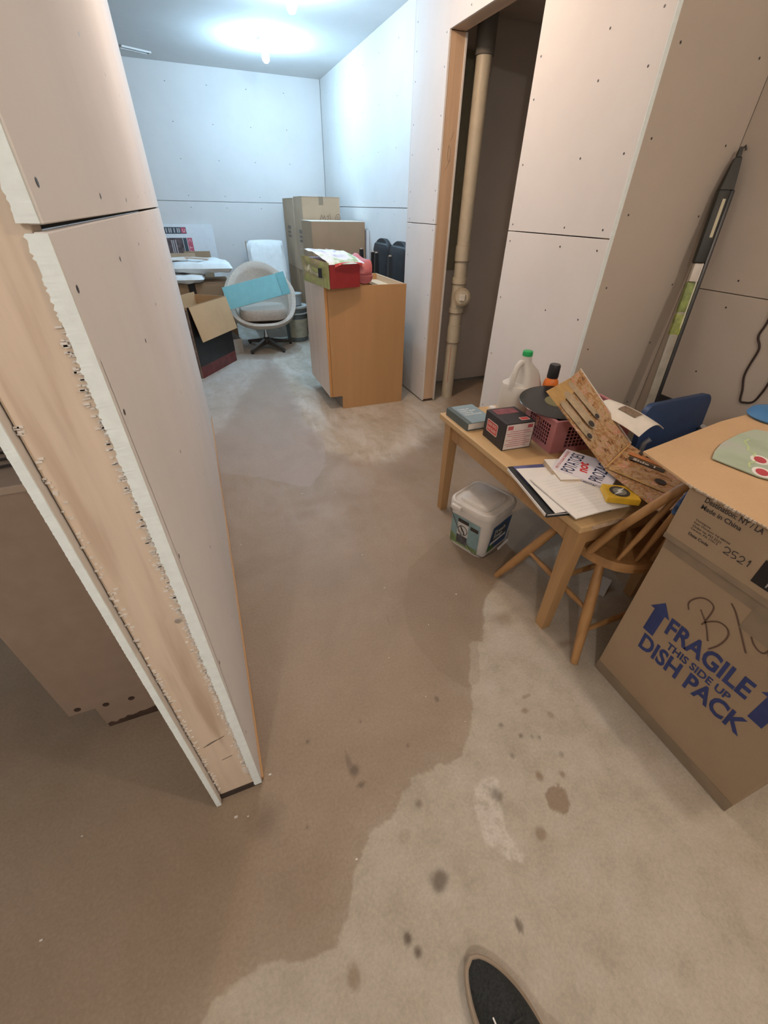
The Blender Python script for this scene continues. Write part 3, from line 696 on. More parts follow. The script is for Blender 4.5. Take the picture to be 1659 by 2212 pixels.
# ---- black upholstered chairs, one turned over on the other, against the right wall
def parsons():
    t = thing('upholstered_chair', '', 'chair', group='black upholstered chairs stacked in pairs')
    obj('seat', box(-0.22, 0.20, -0.195, 0.195, 0.39, 0.49, 0.03, 3), BLACKCLOTH, t, True)
    bm = bmesh.new(); n = 60; secs = []
    for k in range(n+1):
        f = k/n; z = 0.42 + 0.655*f; hw = 0.20*(1-0.08*f**2) if f < 0.80 else 0.19*max(0.06, 1-((f-0.80)/0.20)**3.0)**0.40; x = 0.20 + 0.05*f
        th = 0.03 if f < 0.95 else 0.02
        secs.append([(x+dx, y, z) for dx, y in ((-th,-hw+.02),(-th*.5,-hw),(th*.5,-hw),(th,-hw+.02),(th,hw-.02),(th*.5,hw),(-th*.5,hw),(-th,hw-.02))])
    obj('backrest', loft(secs), BLACKCLOTH, t, True); bm.free()
    for sx in (-0.185, 0.165):
        for sy in (-0.16, 0.16):
            lg = obj('leg', loft([[(sx+dx*.8, sy+dy*.8, 0.008) for dx, dy in ((-.02,-.02),(.02,-.02),(.02,.02),(-.02,.02))], [(sx+dx, sy+dy, 0.395) for dx, dy in ((-.022,-.022),(.022,-.022),(.022,.022),(-.022,.022))]]), BLACK, t)
            obj('glide', lathe([(0,0),(0.012,0),(0.012,0.008),(0,0.008)], 10, c=(sx, sy, 0)), plain('glide_tan', (0.62, 0.5, 0.4), 0.4), lg)
    return t
ch1 = parsons(); ch1.location = (1.44, 4.27, 0); ch1['label'] = 'upright black upholstered chair in the pair nearer the wide carton'
ch2 = copy_tree(ch1); ch2.location = (1.44, 3.862, 0); ch2['label'] = 'upright black upholstered chair in the pair nearer the doorway wall'
ch3 = copy_tree(ch1); ch3.location = (1.34, 4.27, 0.99); ch3.rotation_euler = (PI, 0, PI); ch3['label'] = 'upside-down black chair with legs up, in the pair nearer the wide carton'
ch4 = copy_tree(ch1); ch4.location = (1.34, 3.862, 0.99); ch4.rotation_euler = (PI, 0, PI); ch4['label'] = 'upside-down black chair with legs up, in the pair nearer the doorway wall'

# ---- beige swivel shell chair
SHELL = plain('shell_beige', (0.56, 0.47, 0.39), 0.8, var=0.10, scale=60)
sc = thing('swivel_chair', 'beige upholstered shell swivel chair with a four-footed base', 'chair', (0.585, 5.03, 0), -0.06)
def rim(th):    # th measured from the front (-y)
    b_ = 0.5-0.5*math.cos(th)             # 0 front .. 1 back
    s = b_*b_*(3-2*b_)
    return 0.305 + 0.225*min(1, b_*2.1)**1.5 + 0.275*max(0, (b_-0.40)/0.60)**1.15
def shellpt(u, v, off=0.0):
    th = u*2*PI; R_ = 0.365 - off; zr = rim(th); zb = 0.225 + off
    a = v*PI/2; r = R_*math.sin(a)**0.85 if v > 0 else 0.0
    r *= 1 + 0.03*math.cos(th)*v - 0.06*max(0, -math.cos(th))*v
    z = zb + (zr-zb)*(1-math.cos(a))**0.95
    return Vector((r*math.sin(th), -r*math.cos(th), z))
bm = bmesh.new(); NU, NV = 48, 12
outer = [[bm.verts.new(shellpt(i/NU, j/NV)) for i in range(NU)] for j in range(1, NV+1)]
inner = [[bm.verts.new(shellpt(i/NU, j/NV, 0.075) + Vector((0, 0, 0 if j < NV else -0.03))) for i in range(NU)] for j in range(1, NV+1)]
lip = [bm.verts.new((outer[-1][i].co + inner[-1][i].co)/2 + Vector((0, 0, 0.03))) for i in range(NU)]
cb0 = bm.verts.new((0, 0, 0.225)); ci0 = bm.verts.new((0, 0, 0.30))
for i in range(NU):
    i2 = (i+1) % NU
    for j in range(NV-1):
        bm.faces.new((outer[j][i], outer[j][i2], outer[j+1][i2], outer[j+1][i])); bm.faces.new((inner[j][i2], inner[j][i], inner[j+1][i], inner[j+1][i2]))
    bm.faces.new((cb0, outer[0][i2], outer[0][i])); bm.faces.new((ci0, inner[0][i], inner[0][i2]))
    bm.faces.new((outer[-1][i], outer[-1][i2], lip[i2], lip[i])); bm.faces.new((lip[i], lip[i2], inner[-1][i2], inner[-1][i]))
obj('shell', bm, SHELL, sc, True)
obj('seat_cushion', loft([[(p[0]*s, p[1]*s-0.06, z) for p in rrect(0.47, 0.50, 0.13, 6)] for s, z in ((0.94, 0.335), (0.99, 0.345), (1.01, 0.375), (1.0, 0.42), (0.95, 0.437))]), plain('cushion_tan', (0.50, 0.43, 0.36), 0.85, var=0.12, scale=50), sc, True)
obj('column', lathe([(0, 0.06), (0.024, 0.06), (0.024, 0.15), (0.017, 0.15), (0.017, 0.215), (0, 0.215)], 16), CHROME, sc, True)
obj('mount_plate', box(-.10, .10, -.07, .07, 0.212, 0.226, 0.003), BLACK, sc)
obj('hub', lathe([(0, 0.045), (0.045, 0.045), (0.05, 0.07), (0.04, 0.10), (0.028, 0.115), (0, 0.115)], 16), STEELD, sc, True)
for ang in (128, 20, 231, 302):
    a = math.radians(ang); d = Vector((math.cos(a), math.sin(a), 0)); n = Vector((-d.y, d.x, 0))
    secs = []
    for f, wd_, z0, z1 in ((0.03, .028, .05, .10), (0.16, .024, .035, .07), (0.29, .019, .018, .042), (0.31, .014, .018, .036)):
        p = d*f; secs.append([tuple(p+n*wd_+Vector((0,0,z0))), tuple(p-n*wd_+Vector((0,0,z0))), tuple(p-n*wd_*.7+Vector((0,0,z1))), tuple(p+n*wd_*.7+Vector((0,0,z1)))])
    lg = obj('foot_arm', loft(secs), STEELD, sc)
    obj('foot_glide', lathe([(0, 0), (0.016, 0), (0.014, 0.019), (0, 0.019)], 10, c=(d.x*0.29, d.y*0.29, 0)), BLACK, lg)

# ---- turquoise foam board lying across the shell chair
TEAL = plain('foam_teal', (0.22, 0.52, 0.56), 0.7, var=0.05)
fb = thing('foam_board', 'turquoise foam board leaning across the beige swivel chair', 'board', (0.53, 4.80, 0.612))
mB = frame((0,0,0), (0.61, 0.0, 0.122), (-0.01, 0.085, 0.19))
obj('sheet', xf(box(-0.315, 0.315, -0.103, 0.103, -0.006, 0.006, 0.001), mB), TEAL, fb)
obj('folded_end', xf(box(0.235, 0.317, -0.105, 0.105, 0.0065, 0.011, 0.001), mB), plain('foam_teal_dark', (0.17, 0.44, 0.48), 0.7), fb, label='darker folded strip at one end')
obj('torn_edge', xf(box(-0.30, 0.12, -0.108, -0.1035, -0.004, 0.003, 0.0005), mB), plain('foam_pale', (0.55, 0.68, 0.68), 0.8), fb)

# ---- white lounge chair behind it
lc = thing('lounge_chair', 'white cushioned bentwood lounge chair behind the beige swivel chair', 'chair', (0.83, 5.86, 0))
BENT = wood('bentwood', (0.50, 0.33, 0.15), (0.38, 0.24, 0.1), 'Z')
def slab(y0, z0, y1, z1, wd_, th, nm, mt, seed):
    L_ = math.hypot(y1-y0, z1-z0)
    m = frame((0, (y0+y1)/2, (z0+z1)/2), (1, 0, 0), (0, y1-y0, z1-z0))
    return obj(nm, xf(pillow(wd_, L_, th, 12, 14, seed, 0.008), m), mt, lc, True)
slab(-0.10, 0.42, 0.12, 0.975, 0.44, 0.11, 'back_cushion', WHITECL, 1)
slab(-0.46, 0.40, -0.08, 0.36, 0.40, 0.11, 'seat_cushion', WHITECL, 5)
for sx in (-0.20, 0.20):
    obj('side_frame', tubes([[(sx, -0.47, 0.34), (sx, -0.3, 0.31), (sx, -0.05, 0.31), (sx, 0.02, 0.45), (sx, 0.18, 0.955)]], 0.016, 8), BENT, lc, True)
    obj('leg', tubes([[(sx, -0.45, 0.0), (sx, -0.42, 0.2), (sx, -0.38, 0.33)]], 0.015, 8), BENT, lc, True)
    obj('leg', tubes([[(sx, 0.15, 0.0), (sx, 0.05, 0.16), (sx, -0.03, 0.30)]], 0.015, 8), BENT, lc, True)
obj('top_rail', tubes([[(-0.20, 0.18, 0.94), (0.20, 0.18, 0.94)]], 0.014, 8), BENT, lc, True)

# ---- paint bucket half hidden between chair and cabinet
pb = thing('paint_bucket', 'grey plastic bucket with pale label between swivel chair and cabinet', 'bucket', (0.985, 5.26, 0))
obj('bucket_wall', lathe([(0, 0), (0.115, 0), (0.12, 0.01), (0.136, 0.33), (0.14, 0.335), (0.14, 0.36), (0, 0.36)], 28), plain('bucket_grey', (0.15, 0.19, 0.20), 0.4), pb, True)
bm = bmesh.new(); pr = None
for k in range(13):
    a = math.radians(-140 + 130*k/12); v = [bm.verts.new((0.1245*math.cos(a), 0.1245*math.sin(a), 0.05)), bm.verts.new((0.1355*math.cos(a), 0.1355*math.sin(a), 0.25))]
    if pr: bm.faces.new((pr[0], v[0], v[1], pr[1]))
    pr = v
obj('label_band', bm, plain('label_cream', (0.42, 0.42, 0.33), 0.7, var=0.2), pb, True)
obj('lid', lathe([(0, 0.361), (0.145, 0.361), (0.147, 0.366), (0.145, 0.382), (0.125, 0.384), (0.12, 0.377), (0, 0.377)], 28), plain('lid_pale', (0.55, 0.60, 0.60), 0.35), pb, True)
obj('rim_ring', lathe([(0.139, 0.30), (0.146, 0.302), (0.146, 0.312), (0.139, 0.314)], 28), plain('lid_pale', (0.55, 0.60, 0.60), 0.35), pb, True)
t = thing('plastic_tub', 'small clear plastic tub stacked on the grey bucket', 'tub', (0.985, 5.26, 0.3855))
obj('tub', lathe([(0, 0), (0.075, 0), (0.086, 0.10), (0.089, 0.10), (0.089, 0.108), (0, 0.108)], 24), plain('tub_grey', (0.42, 0.46, 0.48), 0.3), t, True)
obj('tub_lid', lathe([(0, 0.1085), (0.091, 0.1085), (0.091, 0.12), (0, 0.12)], 24), plain('lid_pale', (0.55, 0.60, 0.60), 0.35), t, True)

# ---- pile on the left: white panel, cardboard flats, cushions, carton, open box, tote
wp = thing('display_panel', 'large white panel with photo print and red lettering leaning on the far wall', 'panel', (-0.23, 6.23, 0), rot=(math.radians(-5), 0, 0))
obj('sheet', box(-0.52, 0.52, -0.012, 0.012, 0, 1.115, 0.002), plain('panel_white', (0.78, 0.80, 0.82), 0.7, var=0.03), wp)
mW = frame((0, -0.0125, 0), (1, 0, 0), (0, 0, 1))
DKP = plain('print_photo', (0.10, 0.075, 0.08), 0.5, var=0.6, scale=30)
obj('print_photo', flat(rect(-0.02, 0.16, 0.60, 0.98), mW), DKP, wp); obj('print_strip', flat(rect(-0.02, 0.22, 1.02, 1.085), mW), plain('print_teal', (0.04, 0.07, 0.09), 0.5), wp)
obj('print_bar', flat(rect(0.165, 0.205, 0.60, 0.98), mW), plain('print_teal', (0.04, 0.07, 0.09), 0.5), wp)
obj('print_label', flat(rect(0.21, 0.265, 0.60, 0.98), mW), plain('print_crimson', (0.55, 0.10, 0.16), 0.5), wp)
obj('print_label', flat(rect(0.165, 0.215, 1.025, 1.08), mW, 0.0008), plain('print_crimson', (0.55, 0.10, 0.16), 0.5), wp)
text('lettering', 'C', plain('print_pink', (0.85, 0.62, 0.64), 0.6), wp, frame((0.17, -0.0135, 1.06), (0.0, 0, 1), (-1, 0, 0)) @ Matrix.Translation((-0.025, -0.04, 0)), 0.03, 0.03)
text('lettering', 'C', plain('print_pink', (0.85, 0.62, 0.64), 0.6), wp, frame((0.222, -0.0135, 0.965), (0, 0, -1), (1, 0, 0)), 0.03, 0.03)
bm = bmesh.new()
for k in range(9):
    z0 = 0.90 - 0.036*k
    for p in (rect(0.222, 0.252, z0-0.022, z0-0.016), rect(0.222, 0.228, z0-0.03, z0-0.004)): bm.faces.new([bm.verts.new(mW @ Vector((q[0], q[1], 0.001))) for q in p])
obj('print_marks', bm, plain('print_pink', (0.85, 0.62, 0.64), 0.6), wp)
bm = bmesh.new()
for k, x in enumerate((0.0, 0.03, 0.05, 0.085, 0.12, 0.14)): bm.faces.new([bm.verts.new(mW @ Vector((q[0], q[1], 0.001))) for q in rect(x, x+0.012, 1.03, 1.075)])
for k, x in enumerate((0.03, 0.05, 0.075)): bm.faces.new([bm.verts.new(mW @ Vector((q[0], q[1], 0.001))) for q in rect(x, x+0.01, 0.80, 0.96)])
obj('print_light_bars', bm, plain('print_silver', (0.50, 0.48, 0.5), 0.5), wp)
# carton that carries the cushions
carton('cardboard_box', 'brown carton with black tape under the white cushions', -0.42, 0.31, 5.30, 5.78, 0.0, 0.63, CARD, tape=False, group='boxes in the left pile')
tag(obj('cable_strap', box(-0.035, 0.035, -0.004, 0.0, 0.42, 0.64, 0.001), BLACK, loc=(-0.075, 5.2995, 0)), 'black strip hanging down the carton under the white cushions', 'strap')
tag(obj('cardboard_sheet', box(-0.30, 0.13, -0.005, 0.005, 0, 0.215, 0.001), CARD2, loc=(-0.10, 5.90, 0.64), rot=(math.radians(-8), 0, 0.02)), 'flat piece of brown cardboard standing nearer the partition, behind white cushions', 'cardboard')
tag(obj('cardboard_sheet', box(-0.18, 0.11, -0.005, 0.005, 0, 0.86, 0.001), CARD, loc=(0.09, 6.035, 0.0), rot=(math.radians(-6), 0, -0.02)), 'darker flat piece of brown cardboard standing beside the printed panel', 'cardboard')
tag(obj('cardboard_stand', join(box(-0.42, 0.12, 0, 0.20, 0, 0.63, 0.003)), CARD, loc=(-0.10, 5.80, 0)), 'plain carton directly behind the cushion carton, below the cardboard sheets', 'box')
cu = tag(obj('cushion', pillow(0.62, 0.50, 0.10, 24, 20, seed=2, wr=0.014), WHITECL, smooth=True, loc=(0.06, 5.50, 0.770), rot=(0.02, 0.02, 0.05)), 'wide white seat cushion on top of the left pile', 'cushion', 'white cushions on the carton')
cu = tag(obj('cushion', pillow(0.42, 0.44, 0.075, 20, 20, seed=8, wr=0.010), WHITECL, smooth=True, loc=(-0.13, 5.40, 0.675), rot=(0, 0, -0.08)), 'smaller white cushion underneath, on the brown carton', 'cushion', 'white cushions on the carton')
tag(obj('wood_strip', box(-0.12, 0.12, -0.03, 0.03, 0, 0.012, 0.001), wood('strip_pale', (0.66, 0.52, 0.42), (0.55, 0.42, 0.33), 'X'), loc=(0.03, 5.42, 0.838), rot=(0, 0.05, -0.25)), 'pale wooden strip lying across the white cushions', 'wood strip')
tag(obj('envelope', box(-0.10, 0.10, -0.05, 0.05, 0, 0.02, 0.002), PAPER, loc=(-0.16, 5.45, 0.830), rot=(0, -0.03, 0.2)), 'white paper packet on the white cushions', 'paper')
# open carton with a black printed face
A0, B0 = Vector((-0.14, 4.142, 0)), Vector((0.207, 4.634, 0)); ex = (B0-A0).normalized(); ey = Vector((-ex.y, ex.x, 0)); W0 = (B0-A0).length
ob = thing('printed_carton', 'open carton with black and dark red printed face, flap hanging out', 'box', A0, math.atan2(ex.y, ex.x))
D0, H0 = 0.33, 0.60
obj('front_panel', box(0, W0, 0, 0.005, 0, H0), CARDIN, ob)
obj('back_panel', box(0, W0, D0-0.005, D0, 0, H0+0.02), CARDIN, ob); obj('side_panel', box(0, 0.005, 0.0055, D0-0.0055, 0, H0), CARD2, ob)
obj('side_panel', box(W0-0.005, W0, 0.0055, D0-0.0055, 0, H0), CARDIN, ob); obj('bottom_panel', box(0.0055, W0-0.0055, 0.0055, D0-0.0055, 0, 0.006), CARDIN, ob)
obj('print_black', box(0.001, W0-0.001, -0.0012, -0.0002, 0.10, H0-0.001), plain('gloss_black', (0.016, 0.014, 0.017), 0.3, var=0.6, scale=8), ob, label='glossy black print')
obj('print_red', box(0.001, W0-0.001, -0.0012, -0.0002, 0.0, 0.099), plain('gloss_maroon', (0.15, 0.03, 0.03), 0.35, var=0.3), ob, label='dark red band along the bottom')
obj('side_print', box(-0.0012, -0.0002, 0.002, D0-0.03, 0.0, H0-0.02), plain('side_print', (0.22, 0.16, 0.14), 0.5, var=0.7, scale=14), ob)
ca, sa = math.cos(math.radians(13)), math.sin(math.radians(13))
mF = frame((0.02, -0.006, H0-0.002), (1, 0, 0), (0, -sa, -ca))
obj('flap', xf(box(0, W0-0.02, 0, 0.285, -0.0025, 0.0025, 0.0008), mF), CARDIN, ob, label='light brown flap folded down over the printed face')
# grey tote behind it
tt = thing('storage_tote', 'low grey plastic tote with dark things inside, beside the printed carton', 'tote', (0.15, 5.0, 0), 0.2)
for a_ in ((-.13,.13,-.15,-.145,0.004,.15),(-.13,.13,.145,.15,0.004,.15),(-.13,-.125,-.1445,.1445,0.004,.15),(.125,.13,-.1445,.1445,0.004,.15)):
    obj('tote_wall', box(*a_, 0.001), plain('tote_grey', (0.42, 0.40, 0.37), 0.5), tt)
obj('tote_bottom', box(-.13,.13,-.15,.15,0,.0035), plain('tote_grey', (0.42, 0.40, 0.37), 0.5), tt)
tag(obj('folded_tarp', xf(pillow(0.23, 0.27, 0.10, seed=4, wr=0.02), Matrix.Translation((0, 0, 0.06))), plain('tarp_navy', (0.03, 0.04, 0.06), 0.5), loc=(0.15, 5.0, 0.005), rot=(0, 0, 0.2), smooth=True), 'dark navy bundle inside the grey tote', 'bundle')

# ================================================================== LEFT ROOM
lb = thing('base_cabinet', 'shaded brown base cabinet with toe notch behind the partition stud', 'cabinet', (-0.607, 0.885, 0))
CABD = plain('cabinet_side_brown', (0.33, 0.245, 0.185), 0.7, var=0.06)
lw, ld, lh = 0.352, 0.60, 0.845
mxz = Matrix(((1,0,0,0),(0,0,1,0),(0,1,0,0),(0,0,0,1)))
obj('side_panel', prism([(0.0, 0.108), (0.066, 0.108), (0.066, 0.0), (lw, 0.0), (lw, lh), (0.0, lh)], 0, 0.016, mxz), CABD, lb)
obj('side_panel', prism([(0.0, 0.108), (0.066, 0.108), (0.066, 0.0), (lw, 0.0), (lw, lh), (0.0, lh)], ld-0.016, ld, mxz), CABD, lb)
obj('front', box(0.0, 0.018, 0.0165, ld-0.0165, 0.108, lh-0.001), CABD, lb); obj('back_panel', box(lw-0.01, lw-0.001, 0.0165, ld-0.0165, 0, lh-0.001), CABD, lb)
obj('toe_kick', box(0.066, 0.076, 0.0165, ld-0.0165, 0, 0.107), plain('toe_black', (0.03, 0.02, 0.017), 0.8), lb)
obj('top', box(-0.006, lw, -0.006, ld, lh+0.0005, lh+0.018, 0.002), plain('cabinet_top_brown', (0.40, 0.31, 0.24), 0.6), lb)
DARKB = plain('damp_black', (0.06, 0.035, 0.025), 0.8, var=0.5)
bm = bmesh.new(); rnd = random.Random(3); pr = None      # damp, blackened bottom edge of the side panel
for k in range(25):
    x = 0.068 + (lw-0.072)*k/24; z1 = 0.018 + 0.012*noise.noise(Vector((k*0.7, 0, 0))) + 0.03*(k/24)
    v = [bm.verts.new((x, -0.0006, 0.001)), bm.verts.new((x, -0.0006, z1))]
    if pr: bm.faces.new((pr[0], v[0], v[1], pr[1]))
    pr = v
obj('damp_edge', bm, DARKB, lb, label='blackened damp bottom edge')
for x, z in ((0.028, 0.128), (0.095, 0.112), (0.16, 0.105)):
    obj('plug', lathe([(0, 0), (0.009, 0), (0.008, 0.0015), (0, 0.0015)], 10), DARKB, lb, loc=(x, -0.0002, z), rot=(PI/2, 0, 0))
wk = thing('wire_rack', 'black wire rack lying on the shaded brown cabinet', 'rack', (-0.43, 1.15, 0.8645), 0.1)
WIRE = plain('wire_black', (0.03, 0.026, 0.026), 0.4)
for k in range(12): obj('rung', tubes([[(-0.16, -0.20+k*0.035, 0.010), (0.15, -0.20+k*0.035, 0.010)]], 0.0032, 6), WIRE, wk)
for x in (-0.16, -0.005, 0.15): obj('rail', tubes([[(x, -0.20, 0.0035), (x, 0.19, 0.0035)]], 0.0035, 6), WIRE, wk)

# ================================================================== DOORWAY: drain pipe
PVC = plain('pvc_cream', (0.62, 0.56, 0.43), 0.45, var=0.06)
dp = thing('drain_pipe', 'cream plastic drain stack with cleanout standing inside the doorway', 'pipe', (1.805, 3.02, 0))
def ring_(r0, z0, z1, nm, mt=PVC): return obj(nm, lathe([(0, z0), (r0, z0), (r0, z1), (0, z1)], 28), mt, dp, True)
ring_(0.046, 0.0, 0.447, 'pipe_section'); ring_(0.0515, 0.4475, 0.575, 'coupling'); ring_(0.046, 0.5755, 0.664, 'pipe_section')
ring_(0.054, 0.6645, 0.70, 'socket'); ring_(0.049, 0.7005, 0.86, 'tee_body'); ring_(0.054, 0.8605, 0.905, 'socket'); ring_(0.046, 0.9055, 1.005, 'pipe_section')
ring_(0.0515, 1.0055, 1.10, 'coupling'); ring_(0.046, 1.1005, 2.02, 'pipe_section'); 
ring_(0.056, 2.0205, 2.25, 'upper_hub', plain('pvc_grey', (0.16, 0.15, 0.13), 0.7))
co_ = obj('cleanout', lathe([(0, 0), (0.05, 0), (0.05, 0.055), (0.060, 0.056), (0.060, 0.085), (0.054, 0.088), (0, 0.088)], 24), plain('pvc_tan', (0.46, 0.38, 0.26), 0.5), dp, True, loc=(0.018, -0.022, 0.785), rot=(PI/2, 0, -0.45))
obj('plug_face', lathe([(0, 0.0885), (0.046, 0.0885), (0.046, 0.092), (0, 0.092)], 24), PVC, co_)
obj('cleanout_plug', box(-0.020, 0.020, -0.020, 0.020, 0.0922, 0.112, 0.004), plain('plug_white', (0.78, 0.74, 0.64), 0.4), co_)
for z in (0.448, 0.6645, 0.861, 1.0055): obj('joint_line', lathe([(0.0545, -0.002), (0.0552, 0), (0.0545, 0.002)], 28, c=(0, 0, z)), plain('joint_brown', (0.25, 0.2, 0.14), 0.7), dp)
strokes('print_red', [[(0, 0.13), (0, 0.43)]], 0.003, RED, dp, frame((-0.029, -0.0366, 0), (0.79, -0.62, 0), (0, 0, 1)))

# ================================================================== TABLE AND WHAT LIES ON IT
TZ = 0.53
tb = thing('low_table', 'low worn wooden table beside the doorway, covered with clutter', 'table', (1.22, 1.15, 0))
obj('table_top', box(-0.285, 0.28, -0.468, 0.458, 0.505, TZ, 0.004), OAKTOP, tb)
for x0 in (-0.262, 0.20):
    for y0 in (-0.450, 0.385):
        obj('leg', loft([[(x0+.004, y0+.004, 0), (x0+.042, y0+.004, 0), (x0+.042, y0+.042, 0), (x0+.004, y0+.042, 0)], [(x0, y0, .5045), (x0+.05, y0, .5045), (x0+.05, y0+.05, .5045), (x0, y0+.05, .5045)]]), OAK, tb)
for a_ in ((-.250,-.232,-.399,.384),(.23,.248,-.399,.384)): obj('apron', box(a_[0], a_[1], a_[2], a_[3], .42, .5045, .002), OAK, tb)
for a_ in ((-.211,.199,-.438,-.420),(-.211,.199,.403,.421)): obj('apron', box(a_[0], a_[1], a_[2], a_[3], .42, .5045, .002), OAK, tb)
obj('chipped_corner', box(-0.24, -0.10, -0.4705, -0.4685, 0.509, 0.526), plain('chip_pale', (0.62, 0.46, 0.32), 0.8, var=0.3, scale=60), tb, label='pale chipped table edge')
LIGHTTXT = plain('print_white', (0.80, 0.82, 0.82), 0.7)
# blue hardback
bk = thing('hardback_book', 'blue-grey hardback with white title at the far table corner', 'book', (1.02, 1.484, TZ+0.0005), 0.0)
BLUEC = plain('book_blue', (0.23, 0.32, 0.36), 0.6, var=0.06); DKB = plain('book_spine', (0.10, 0.125, 0.12), 0.6)
obj('cover', box(-.063, .068, -.094, .094, .032, .0355, .001), BLUEC, bk); obj('cover', box(-.063, .068, -.094, .094, 0, .0032, .001), DKB, bk)
obj('spine', box(-.068, -.0632, -.094, .094, 0, .0355, .0012), DKB, bk); obj('spine_cloth', box(-.0625, -.046, -.0935, .0935, .0356, .0361), DKB, bk)
obj('page_block', box(-.060, .064, -.090, .090, .0034, .0318), PAPER, bk)
for k, (s, w_) in enumerate((('TWELVE', .056), ('STEPS AND', .080), ('TWELVE', .056), ('TRADITIONS', .088))):
    text('lettering', s, LIGHTTXT, bk, frame((-.036, .042-.020*k, .0358), (1, 0, 0), (0, 1, 0)), w_, .0125, 0.01)
# black box of fasteners
fx = thing('fastener_box', 'black box of screws with red labels on the table', 'box', (1.06, 1.258, TZ+0.0005), -0.06)
obj('body', box(-.066, .066, -.077, .077, 0, .114, .002), plain('box_black', (0.028, 0.025, 0.028), 0.5), fx)
obj('lid_print', box(-.05, .05, .015, .065, .1142, .1146), plain('lid_maroon', (0.22, 0.06, 0.075), 0.5, var=0.5, scale=25), fx)
obj('lid_slot', box(-.045, -.043, -.055, -.02, .1142, .1146), INK, fx)
mside = frame((-.0665, .052, .035), (0, -1, 0), (0, 0, 1)); LAB = plain('label_red', (0.60, 0.06, 0.05), 0.5); LABB = plain('label_border', (0.80, 0.66, 0.60), 0.6)
obj('label_border', flat(rrect(.082, .052, .008), mside @ Matrix.Translation((.038, .026, 0)), .0003), LABB, fx); obj('label', flat(rrect(.075, .045, .006), mside @ Matrix.Translation((.038, .026, 0)), .0006), LAB, fx)
text('lettering', 'GRIP-RITE', LABB, fx, mside @ Matrix.Translation((.006, .030, .0004)), .064, .013); text('lettering', 'FASTENERS', LABB, fx, mside @ Matrix.Translation((.006, .010, .0004)), .064, .013)
mfr = frame((-.062, -.0775, .004), (1, 0, 0), (0, 0, 1))
obj('front_label', flat(rect(0, .124, 0, .106), mfr, .0002), plain('label_white', (0.70, 0.64, 0.62), 0.6), fx)
bm = bmesh.new()
for p in (rect(.006, .03, .084, .10), rect(.095, .118, .086, .10)): bm.faces.new([bm.verts.new(mfr @ Vector((q[0], q[1], .0006))) for q in p])
for z, x0, x1 in ((.075,.02,.11),(.066,.005,.118),(.057,.01,.09),(.048,.03,.115),(.039,.005,.10),(.030,.02,.118),(.021,.005,.118),(.012,.015,.10)):
    bm.faces.new([bm.verts.new(mfr @ Vector((q[0], q[1], .0006))) for q in rect(x0, x1, z, z+.0022)])
obj('print_lines', bm, plain('print_rose', (0.50, 0.10, 0.12), 0.6), fx)
obj('lid_label', flat(rrect(.04, .026, .004), frame((.034, -.045, .1145), (1, 0, 0), (0, 1, 0)), .0003), LABB, fx); obj('lid_label', flat(rrect(.034, .02, .003), frame((.034, -.045, .1145), (1, 0, 0), (0, 1, 0)), .0006), LAB, fx)
# little white cap
tag(obj('bottle_cap', lathe([(0, 0), (.017, 0), (.018, .003), (.017, .013), (.015, .015), (0, .015)], 20), WHITEP, loc=(1.195, 1.56, TZ+.0005), smooth=True), 'small white plastic cap lying between blue book and milk jug', 'cap')
# milk jug
mj = thing('milk_jug', 'translucent white gallon milk jug with green cap on the table', 'jug', (1.285, 1.50, TZ+.0005), 0.25)
JUG = plain('jug_plastic', (0.82, 0.79, 0.73), 0.4, var=0.03, trans=0.25)
secs = []
for z, s, ox in ((0, .88, 0), (.006, .97, 0), (.02, 1, 0), (.125, 1, 0), (.140, .97, .004), (.152, .80, .018), (.175, .70, .020), (.20, .58, .015), (.222, .40, .006), (.238, .29, 0), (.25, .265, 0), (.262, .265, 0)):
    secs.append([(p[0]*s+ox, p[1]*s, z) for p in rrect(.158, .150, .045 if s > .5 else .06, 6)])
obj('jug_body', loft(secs), JUG, mj, True)
obj('handle', tubes([[(-.012, 0, .232), (-.035, 0, .236), (-.052, 0, .222), (-.062, 0, .19), (-.069, 0, .155), (-.070, 0, .13)]], .0125, 12), JUG, mj, True)
obj('cap', lathe([(0, .2625), (.0215, .2625), (.0225, .266), (.0215, .281), (.019, .283), (0, .283)], 24), GREEN, mj, True)
# orange spray bottle
sb = thing('spray_can', 'orange can with black cap behind the record', 'can', (1.367, 1.405, TZ+.0005))
obj('can', lathe([(0, 0), (.031, 0), (.033, .004), (.033, .155), (.030, .172), (.024, .182), (.022, .186), (0, .186)], 24), plain('can_orange', (0.80, 0.20, 0.025), 0.4), sb, True)
obj('cap', lathe([(0, .1865), (.0235, .1865), (.0245, .19), (.0235, .238), (.021, .244), (0, .244)], 24), BLACK, sb, True)
bm = bmesh.new(); pr = None
for k in range(9):
    a = math.radians(-190 + 90*k/8); v = [bm.verts.new((.0335*math.cos(a), .0335*math.sin(a), .03)), bm.verts.new((.0335*math.cos(a), .0335*math.sin(a), .15))]
    if pr: bm.faces.new((pr[0], v[0], v[1], pr[1]))
    pr = v
obj('label_print', bm, plain('can_label', (0.50, 0.24, 0.16), 0.5, var=0.8, scale=60), sb, True)
